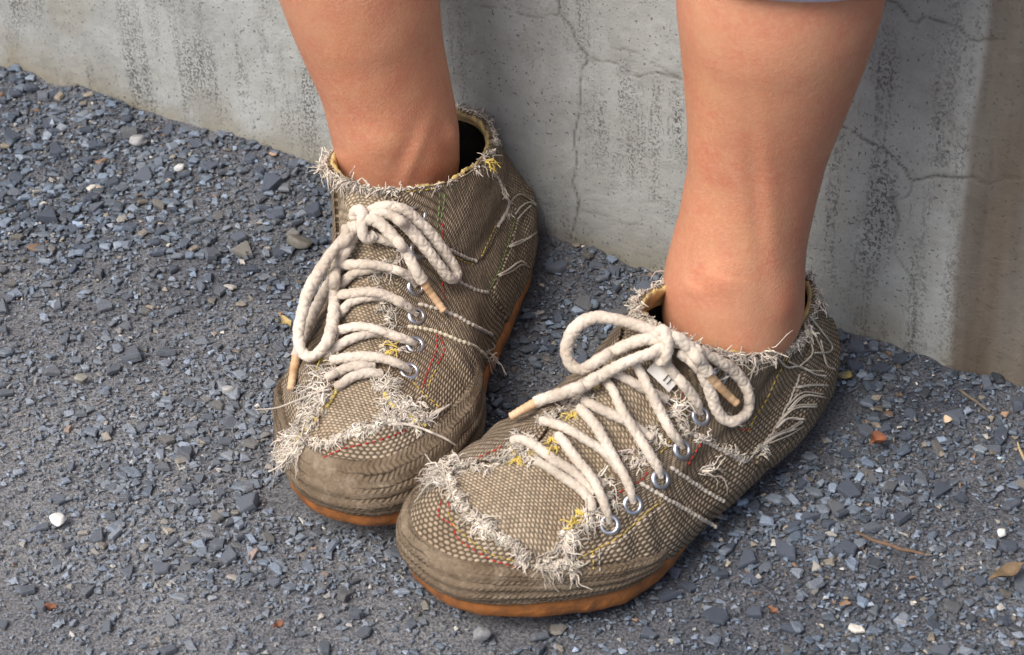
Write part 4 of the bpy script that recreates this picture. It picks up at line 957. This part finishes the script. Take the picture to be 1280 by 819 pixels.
# ---- shoe B: the wearer's right shoe
VB = [(412, 497), (392, 528), (372, 552), (394, 553), (416, 549), (440, 541), (470, 530), (492, 512), (476, 492), (486, 470), (490, 440), (494, 410), (497, 380), (496, 348), (500, 312), (500, 280), (492, 245), (470, 215), (420, 225), (422, 262), (424, 300), (422, 350), (416, 400), (414, 440), (420, 480)]
KB = build_shoe(SB, 'canvas_shoe', 'frayed brown canvas shoe with laces looped down its side, heel close to the concrete wall', VB,
                (1.45, 1.5), ([-1.5, -1.42, -1.0, -.4, 0, .5, .95, 1.45], [.12, .33, .35, .345, .34, .32, .25, .10]), [([(612, 205), (634, 246), (622, 284), (601, 324), (594, 328), (560, 311), (545, 300), (520, 260), (500, 240), (560, 200)], .0012), ([(636, 256), (644, 271), (633, 313), (611, 366), (640, 420), (700, 320), (690, 240), (650, 236)], .0012), ([(510, 408), (547, 415), (570, 424), (608, 447), (630, 440), (620, 480), (580, 520), (520, 520), (520, 480)], .0010)])
k = KB
strandsB = [
 [(418, 372, 1), (427, 356, 2.6), (441, 343, 3), (459, 338, 3), (475, 337, 1)],
 [(418, 402, 1), (427, 390, 2.6), (440, 377, 3), (465, 371, 3), (480, 372, 1)],
 [(406, 446, 1), (413, 440, 2.6), (434, 426, 3), (459, 418, 3), (476, 417, 1)],
 [(409, 472, 1), (417, 468, 2.6), (434, 460, 3), (452, 457, 3), (468, 457, 1)],
 [(420, 484, 1), (427, 480, 2.6), (441, 471, 3), (462, 466, 3), (478, 468, 1)],
 [(425, 332, 3), (435, 331, 5), (465, 331, 6), (496, 338, 5), (513, 347, 2.8), (520, 358, -1)],
 [(420, 370, 3), (430, 368, 5), (465, 365, 6), (493, 374, 5), (513, 386, 2.8), (521, 394, -1)],
 [(414, 415, 3), (424, 413, 5), (449, 408, 6), (474, 413, 6), (496, 421, 5), (513, 427, 2.8), (519, 431, -1)],
 [(414, 451, 3), (423, 449, 5), (449, 446, 6), (473, 447, 6), (496, 454, 5), (508, 460, 2.8), (513, 464, -1)],
]
for i, st in enumerate(strandsB):
    mb = MB(); k.rope(mb, k.path(st, 2.2), LR2 * (1.02 if i > 4 else .95), .98 if i > 4 else .92, .8, taper=i > 4); mb.build('lace_strand', M['lace'], k.root)
mb = MB()
k.rope(mb, k.path([(440, 282, 7), (428, 300, 9), (415, 315, None), (398, 341, None), (385, 365, None), (378, 390, None), (373, 415, None), (376, 437, None), (387, 446, None), (401, 438, 7), (412, 419, 8), (417, 391, 9), (418, 362, 9), (419, 341, 9), (427, 308, 9), (440, 288, 8), (447, 280, 8)]), LR, 1.0)
k.rope(mb, k.path([(450, 278, 8), (466, 262, 9), (484, 258, 10), (506, 263, 9), (524, 278, 8), (540, 294, 7), (556, 316, 6), (571, 340, 6), (564, 349, 6), (549, 332, 8), (523, 299, 10), (500, 276, 11), (478, 267, 11), (460, 272, 10)]), LR * .98, 1.0)
e1 = k.path([(446, 285, 6), (438, 304, 6), (428, 322, 6), (418, 345, 6), (407, 362, 6), (392, 391, None), (381, 415, None), (374, 435, 4), (370, 447, 4), (367, 465, 4), (363, 487, 4)])
cut = int(len(e1) * .80); k.rope(mb, e1[:cut + 1], LR * .95, .95)
e2 = k.path([(452, 276, 12), (470, 276, 13), (490, 294, 13), (506, 313, 12), (521, 340, 10), (534, 360, 8), (545, 375, 6), (555, 389, 4)])
cut2 = int(len(e2) * .72); k.rope(mb, e2[:cut2 + 1], LR * 1.0, 1.0)
k.rope(mb, k.path([(442, 272, 8), (446, 263, 11), (453, 266, 13), (452, 280, 14), (454, 293, 12), (460, 299, 9), (468, 293, 7)], 1.6), LR, 1.0)
k.rope(mb, k.path([(430, 286, 4), (445, 290, 5), (470, 297, 5), (488, 302, 4), (500, 306, 2)]), LR2 * 1.1, .85)
bow = mb.build('lace_bow', M['lace'], k.root)
k.aglet(e1[cut - 1:], LR * .82, bow); k.aglet(e2[cut2 - 1:], LR * .80, bow)
for x, y in [(523, 268), (523, 313), (520, 359), (521, 395), (519, 431), (512, 464)]: k.eyelet(x, y)
mb = MB()
k.fray(mb, [(412, 492), (400, 508), (386, 525), (370, 548), (357, 568), (348, 576)], 620, (.005, .012), (-.95, -.25), .5, .5, width=4)
k.fray(mb, [(362, 566), (376, 560), (392, 556)], 120, (.006, .014), (-.5, .7), .7, .4, width=4)
k.fray(mb, [(392, 556), (414, 551), (437, 543), (461, 536), (484, 527), (500, 528)], 420, (.003, .007), None, .9, .5, width=2.5)
mb.build('frayed_toe_edge', M['yarn'], k.root, kind='stuff')
mb = MB()
k.fray(mb, [(472, 484), (484, 492), (494, 504), (506, 514), (520, 524), (536, 526)], 620, (.004, .010), None, 1.0, .6, width=8)
k.fray(mb, [(455, 340), (478, 338), (495, 330), (500, 318)], 110, (.004, .010), None, 1.1, .5, width=6, bright=.85)
k.fray(mb, [(492, 372), (486, 390), (480, 402)], 110, (.004, .011), None, 1.1, .5, width=6, bright=.9)
k.fray(mb, [(488, 425), (492, 436), (500, 442)], 60, (.004, .010), None, 1.1, .5, width=5, bright=.9)
k.fray(mb, [(418, 455), (410, 468), (400, 478), (385, 490)], 130, (.006, .016), (-.8, .3), .6, .4, width=5, bright=.95)
mb.build('frayed_throat_edge', M['yarn'], k.root, kind='stuff')
collar_fray(k, 1900)
collar_fray(k, 300, .4, 1.0, (.005, .011), sel=lambda p: math.exp(-((p - .55) / .55) ** 2), name='frayed_collar_tuft')
mb = MB()
k.fray(mb, [(545, 216), (570, 212), (592, 208)], 90, (.007, .016), (.85, .5), .35, .3, width=3)
k.fray(mb, [(395, 262), (402, 275)], 20, (.010, .022), (-.1, 1), .3, .3, width=3)
mb.build('hanging_collar_threads', M['yarn'], k.root, kind='stuff')
mb = MB()
k.cord(mb, [(612, 209), (625, 228), (633, 246), (636, 256), (631, 268), (622, 284)], .0012)
k.fray(mb, [(614, 212), (626, 232), (634, 250), (630, 268)], 70, (.003, .007), None, .8, .4, width=2, bright=.85)
mb.build('heel_seam_fray', M['yarn'], k.root, kind='stuff')
mb = MB(); k.cord(mb, [(597, 327), (582, 322), (570, 316), (560, 311)], .0012, YARN * .85); mb.build('seam_cord', M['yarn'], k.root)
mb = MB(); k.cord(mb, [(566, 346), (580, 355), (594, 362), (610, 366)], .0011, YARN * .9); mb.build('seam_cord', M['yarn'], k.root)
mb = MB(); k.cord(mb, [(523, 380), (535, 383), (548, 386), (562, 391), (578, 399), (594, 408), (606, 414), (616, 419)], .0012, YARN * .95); mb.build('seam_cord', M['yarn'], k.root)
mb = MB(); k.cord(mb, [(510, 408), (530, 411), (547, 415), (570, 424), (594, 434), (608, 447)], .0012, np.array([.56, .49, .36])); k.fray(mb, [(606, 444), (610, 448)], 14, (.006, .015), (.95, -.25), .25, .3, width=2); mb.build('seam_cord', M['yarn'], k.root)
mb = MB()
for q in ([(636, 256), (644, 246), (652, 243), (662, 249), (670, 255)], [(644, 268), (652, 258), (662, 253), (670, 257)], [(647, 274), (656, 264), (664, 257)], [(636, 308), (648, 302), (660, 298), (670, 291)], [(637, 309), (650, 304), (664, 296)], [(623, 344), (636, 337), (650, 327), (658, 330)], [(625, 345), (640, 339), (652, 331), (662, 334)]):
    P = k.path([(x, y, 1.0) for x, y in q], 2, 1.0); mb.tube(P, .0006, 6, yarn_col(.9))
P = k.path([(486, 531, 1), (500, 530, 2), (511, 531, 2.5), (528, 536, 3), (542, 542, 3), (556, 548, 2.5), (570, 557, 2)], 2); mb.tube(P, .0009 * np.linspace(1, .6, len(P)), 7, YARN * 1.2)
for dx in (0, 2, 4):
    P = k.path([(533 + dx, 528 - dx, 1), (540 + dx, 518, 2), (549 + dx, 512, 2), (558 + dx, 510 - dx, 1)], 2); mb.tube(P, .0006, 6, YARN * 1.15)
P = k.path([(412, 487, 2), (398, 490, 3), (383, 496, None), (365, 503, None), (345, 510, None), (320, 512, None)], 2); mb.tube(P, .0007 * np.linspace(1, .5, len(P)), 6, YARN * .95)
P = k.path([(375, 548, 2), (362, 568, 2), (350, 582, None), (336, 590, None)], 2); mb.tube(P, .0007 * np.linspace(1, .5, len(P)), 6, YARN * 1.1)
for q in ([(383, 452), (379, 468), (377, 484)], [(392, 455), (388, 470), (383, 486)], [(400, 468), (412, 474), (420, 480)]):
    P = k.path([(x, y, None if i_ else 3) for i_, (x, y) in enumerate(q)], 2) if False else None
mb.build('loose_threads', M['yarn'], k.root, kind='stuff')
for col, pts in ((GRN, [(550, 241), (549, 260), (547, 280), (547, 300)]), (GRN, [(556, 243), (554, 260), (551, 275)]), (RED, [(553, 279), (554, 290), (552, 304)]), (RED, [(553, 352), (554, 362), (555, 375)]), (RED, [(544, 385), (560, 391), (575, 399), (592, 406)]),
                 (RED, [(546, 418), (545, 438), (536, 462), (528, 484)]), (RED, [(551, 421), (555, 438), (548, 455)]), (YEL, [(545, 462), (540, 472), (536, 483)]), (RED, [(404, 572), (429, 561), (450, 556), (468, 552), (490, 545), (511, 536)]), (YEL, [(620, 282), (614, 295), (607, 310), (601, 323)]),
                 (YEL, [(566, 320), (580, 327), (592, 331)]), (GRN, [(644, 271), (639, 292), (633, 313), (623, 340), (611, 365)]), (YEL, [(517, 478), (530, 492), (545, 505), (552, 511)]), (YEL, [(508, 240), (525, 238), (543, 236)])):
    mb = MB(); k.stitches(mb, pts, col); mb.build('stitching', M['thread'], k.root)
YL = np.array([.60, .46, .14])
for q, r_ in (([(422, 483), (414, 500), (402, 514), (392, 528), (380, 541), (369, 551)], .0014), ([(480, 491), (486, 500), (493, 510)], .0014), ([(511, 517), (520, 528), (532, 532)], .0012)):
    mb = MB(); k.cord(mb, q, r_, YL, .8); mb.build('yellow_lining_edge', M['yarn'], k.root)
mb = MB()
for q, cnt_, dr in (([(405, 450), (415, 445), (425, 440)], 14, (-.7, .5)), ([(475, 432), (485, 436), (492, 442)], 12, (.8, .4)), ([(590, 202), (604, 198), (613, 205)], 30, (.6, .3))):
    k.fray(mb, q, cnt_, (.006, .014), dr, .5, .5, .00045, col=np.array([.66, .50, .13]), width=2.0)
mb.build('yellow_thread_ends', M['yarn'], k.root, kind='stuff')

# ------------------------------------------------------------------ person: two bare lower legs, sitting on the wall
def leg_axis(rows, Yp, slope):
    C_, W_ = [], []
    for y, xl, xr in rows:
        d = ray((xl + xr) / 2, y); z0 = CAM[2]
        t_ = (Yp - slope * .10 - CAM[1] + slope * z0) / (d[1] - slope * d[2]); p = CAM + d * t_
        C_.append(p); W_.append((xr - xl) / FPX * ((p - CAM) @ FW) / 2)
    return np.array(C_), np.array(W_)
def leg_mesh(C_, W_, knee, hip, foot, depth, bumps, n=150, seg=72):
    f1 = np.linspace(0, 1, 6)[1:, None]; f2 = np.linspace(0, 1, 9)[1:, None]
    P = np.vstack([foot, C_[::-1], C_[0] * (1 - f1) + knee * f1, knee * (1 - f2) + hip * f2]); r = np.r_[W_[-1] * .55, W_[-1] * .86, W_[-2:0:-1], W_[0], W_[0] + (.060 - W_[0]) * f1[:, 0], .060 + .025 * f2[:, 0]]
    dd = np.r_[depth[-1], depth[::-1], np.ones(13)]
    Q = crom(np.c_[P, r, dd], n); ctr = Q[:, :3]; rad = Q[:, 3]; dep = Q[:, 4]
    T = np.gradient(ctr, axis=0); T /= np.linalg.norm(T, axis=1)[:, None]
    ang = np.arange(seg) / seg * 2 * math.pi; X0 = np.array([1.0, 0, 0]); V = []
    for i in range(n):
        a = X0 - T[i] * (X0 @ T[i]); a /= np.linalg.norm(a); b = np.cross(T[i], a)
        V.append(ctr[i] + rad[i] * (np.cos(ang)[:, None] * a + np.sin(ang)[:, None] * dep[i] * b))
    V = np.stack(V); Nn = V - ctr[:, None]; Nn /= np.linalg.norm(Nn, axis=-1)[..., None]
    q = project(V.reshape(-1, 3)).reshape(n, seg, 2); face = np.einsum('ijk,ijk->ij', Nn, V - CAM) < 0.02
    col = np.ones((n, seg, 4)); disp = np.zeros((n, seg))
    for (x, y, sx, sy, rot, h, tint) in bumps:
        dx, dy = q[..., 0] - x, q[..., 1] - y; c, s = math.cos(rot), math.sin(rot); u_, v_ = c * dx + s * dy, -s * dx + c * dy
        g = np.exp(-(u_ / sx) ** 2 - (v_ / sy) ** 2) * face; disp += g * h
        if tint is not None: col[..., :3] *= 1 + g[..., None] * (np.array(tint) - 1)
    V = V + Nn * (disp + .0008 * (noise3(V.reshape(-1, 3), 40, 91, 2).reshape(n, seg) - .5))[..., None]
    return V.reshape(-1, 3), grid_faces(n, seg, True), col.reshape(-1, 4)
pa = SA.world(np.array([[.074, -.004, .1]]))[0]; pb = SB.G[-1].mean(0) * [1, 1, 0] + [0, 0, .1]
rowsA = [(0, 845, 1103), (60, 850, 1084), (120, 855, 1061), (170, 859, 1041), (220, 860, 1026), (270, 851, 1014), (310, 840, 1008), (350, 830, 1005), (390, 826, 1001), (425, 832, 992)]
rowsB = [(0, 355, 549), (50, 376, 554), (100, 397, 562), (150, 411, 571), (185, 418, 574), (215, 422, 572), (245, 427, 566)]
CA, WA_ = leg_axis(rowsA, pa[1], .0); CB, WB_ = leg_axis(rowsB, pb[1], .0)
hipdir = np.r_[-WN, 0]
kneeA = CA[0] + (CA[0] - CA[2]) / np.linalg.norm(CA[0] - CA[2]) * max(.05, (.50 - CA[0][2])); kneeB = CB[0] + (CB[0] - CB[2]) / np.linalg.norm(CB[0] - CB[2]) * (.50 - CB[0][2])
kneeA[2] = .51; kneeB[2] = .51
hipA = kneeA + hipdir * .40; hipA[2] = .56; hipB = kneeB + hipdir * .40; hipB[2] = .56
footA = SA.world(np.array([[.078, .000, .040]]))[0]; footB = SB.world(np.array([[.080, .006, .040]]))[0]
bumpsA = [(900, 350, 26, 22, .2, .0018, (1.04, 1.0, .98)), (868, 362, 16, 8, .6, .0014, (1.05, 1.05, 1.05)), (945, 250, 10, 90, -.08, -.0013, None), (962, 240, 12, 100, -.08, .0008, None), (985, 380, 18, 30, .3, .0018, (1.03, .92, .9)),
          (905, 338, 34, 1.8, .22, -.0006, (.93, .88, .86)), (880, 368, 30, 1.6, .5, -.0004, (.96, .93, .92)), (870, 240, 20, 60, 0, .0015, None), (950, 120, 30, 80, 0, 0, (.97, .93, .92)), (880, 150, 18, 90, 0, 0, (1.05, 1.06, 1.02))]
bumpsB = [(520, 190, 7, 45, .38, .0012, (1.05, 1.08, 1.08)), (505, 195, 10, 40, .38, -.0007, None), (545, 185, 16, 40, .2, .0012, (1.02, .92, .9)), (455, 190, 42, 1.8, .18, -.0006, (.92, .87, .85)), (475, 180, 30, 25, 0, .0015, None), (563, 170, 7, 16, 0, .0028, None), (430, 60, 20, 50, .4, 0, (1.04, 1.06, 1.0)), (490, 110, 40, 40, 0, 0, (1.0, .94, .95))]
dA = np.array([1.05, 1.05, 1.05, 1.05, 1.06, 1.08, 1.1, 1.12, 1.15, 1.15]); dB = np.array([1.05, 1.05, 1.06, 1.08, 1.1, 1.12, 1.12])
va, fa, ca = leg_mesh(CA, WA_, kneeA, hipA, footA, dA, bumpsA, 230, 96); vb, fb, cb = leg_mesh(CB, WB_, kneeB, hipB, footB, dB, bumpsB, 200, 96)
person = empty('person', (*(((pa + pb) / 2)[:2]), 0), 0, 'person with bare lower legs sitting on the wall, wearing pale lilac trousers', 'person')
mid_ = (hipA + hipB) / 2; u = np.linspace(0, math.pi, 14); a = np.arange(24) / 24 * 2 * math.pi; Uu, Aa = np.meshgrid(u, a, indexing='ij')
hv = np.stack([np.sin(Uu) * np.cos(Aa), np.sin(Uu) * np.sin(Aa), np.cos(Uu)], -1).reshape(-1, 3) * [.19, .12, .11] + mid_ + [0, 0, .03]
bm_ = MB(); bm_.add(va, fa, ca); bm_.add(vb, fb, cb); bm_.add(hv, grid_faces(14, 24, True))
body = bm_.build('body', M['skin'], person)
# trousers rolled to the calf: only the hem reaches into the picture
def trouser(Cc, Ww, knee, hip, hem_pt, ztop_extra=0):
    ax = Cc[0] - Cc[2]; ax /= np.linalg.norm(ax)
    f1 = np.linspace(0, 1, 6)[1:, None]; f2 = np.linspace(0, 1, 9)[1:, None]; L0 = np.linalg.norm(knee - Cc[0]); u0 = np.linalg.norm(hem_pt - Cc[0]) / L0
    hem_pt = Cc[0] * (1 - u0) + knee * u0
    P = np.vstack([hem_pt, hem_pt * (1 - f1) + knee * f1, knee * (1 - f2) + hip * f2 + [0, 0, .006]])
    rr = np.r_[Ww[0] * 1.10, Ww[0] * 1.11 + (.074 - Ww[0] * 1.11) * f1[:, 0], .074 + .036 * f2[:, 0]]; Q = crom(np.c_[P, rr], 70); T = np.gradient(Q[:, :3], axis=0); T /= np.linalg.norm(T, axis=1)[:, None]
    ang = np.arange(48) / 48 * 2 * math.pi; rows = []
    for i in range(70):
        a_ = np.array([1.0, 0, 0]) - T[i] * T[i][0]; a_ /= np.linalg.norm(a_); b_ = np.cross(T[i], a_); w_ = 1 + .02 * np.sin(5 * ang + i * .12)
        rows.append(Q[i, :3] + Q[i, 3] * w_[:, None] * (np.cos(ang)[:, None] * a_ + 1.06 * np.sin(ang)[:, None] * b_))
    inn = rows[0] + (Q[0, :3] - rows[0]) * .05; inn2 = rows[8] + (Q[8, :3] - rows[8]) * .06
    return np.vstack([inn2, inn] + rows), grid_faces(72, 48, True)
dh = ray(990, -12); axA = (CA[0] - CA[2]) / np.linalg.norm(CA[0] - CA[2])
hemA = CA[0] + axA * 0.0322; hemB = CB[0] + (CB[0] - CB[2]) / np.linalg.norm(CB[0] - CB[2]) * (0.0322 + .06)
mb = MB(); mb.add(*trouser(CA, WA_, kneeA, hipA, hemA)); mb.add(*trouser(CB, WB_, kneeB, hipB, hemB)); mb.add(hv * 1.0 + (hv - mid_ - [0, 0, .03]) * .16, grid_faces(14, 24, True))
mb.build('trousers', M['hem'], person)
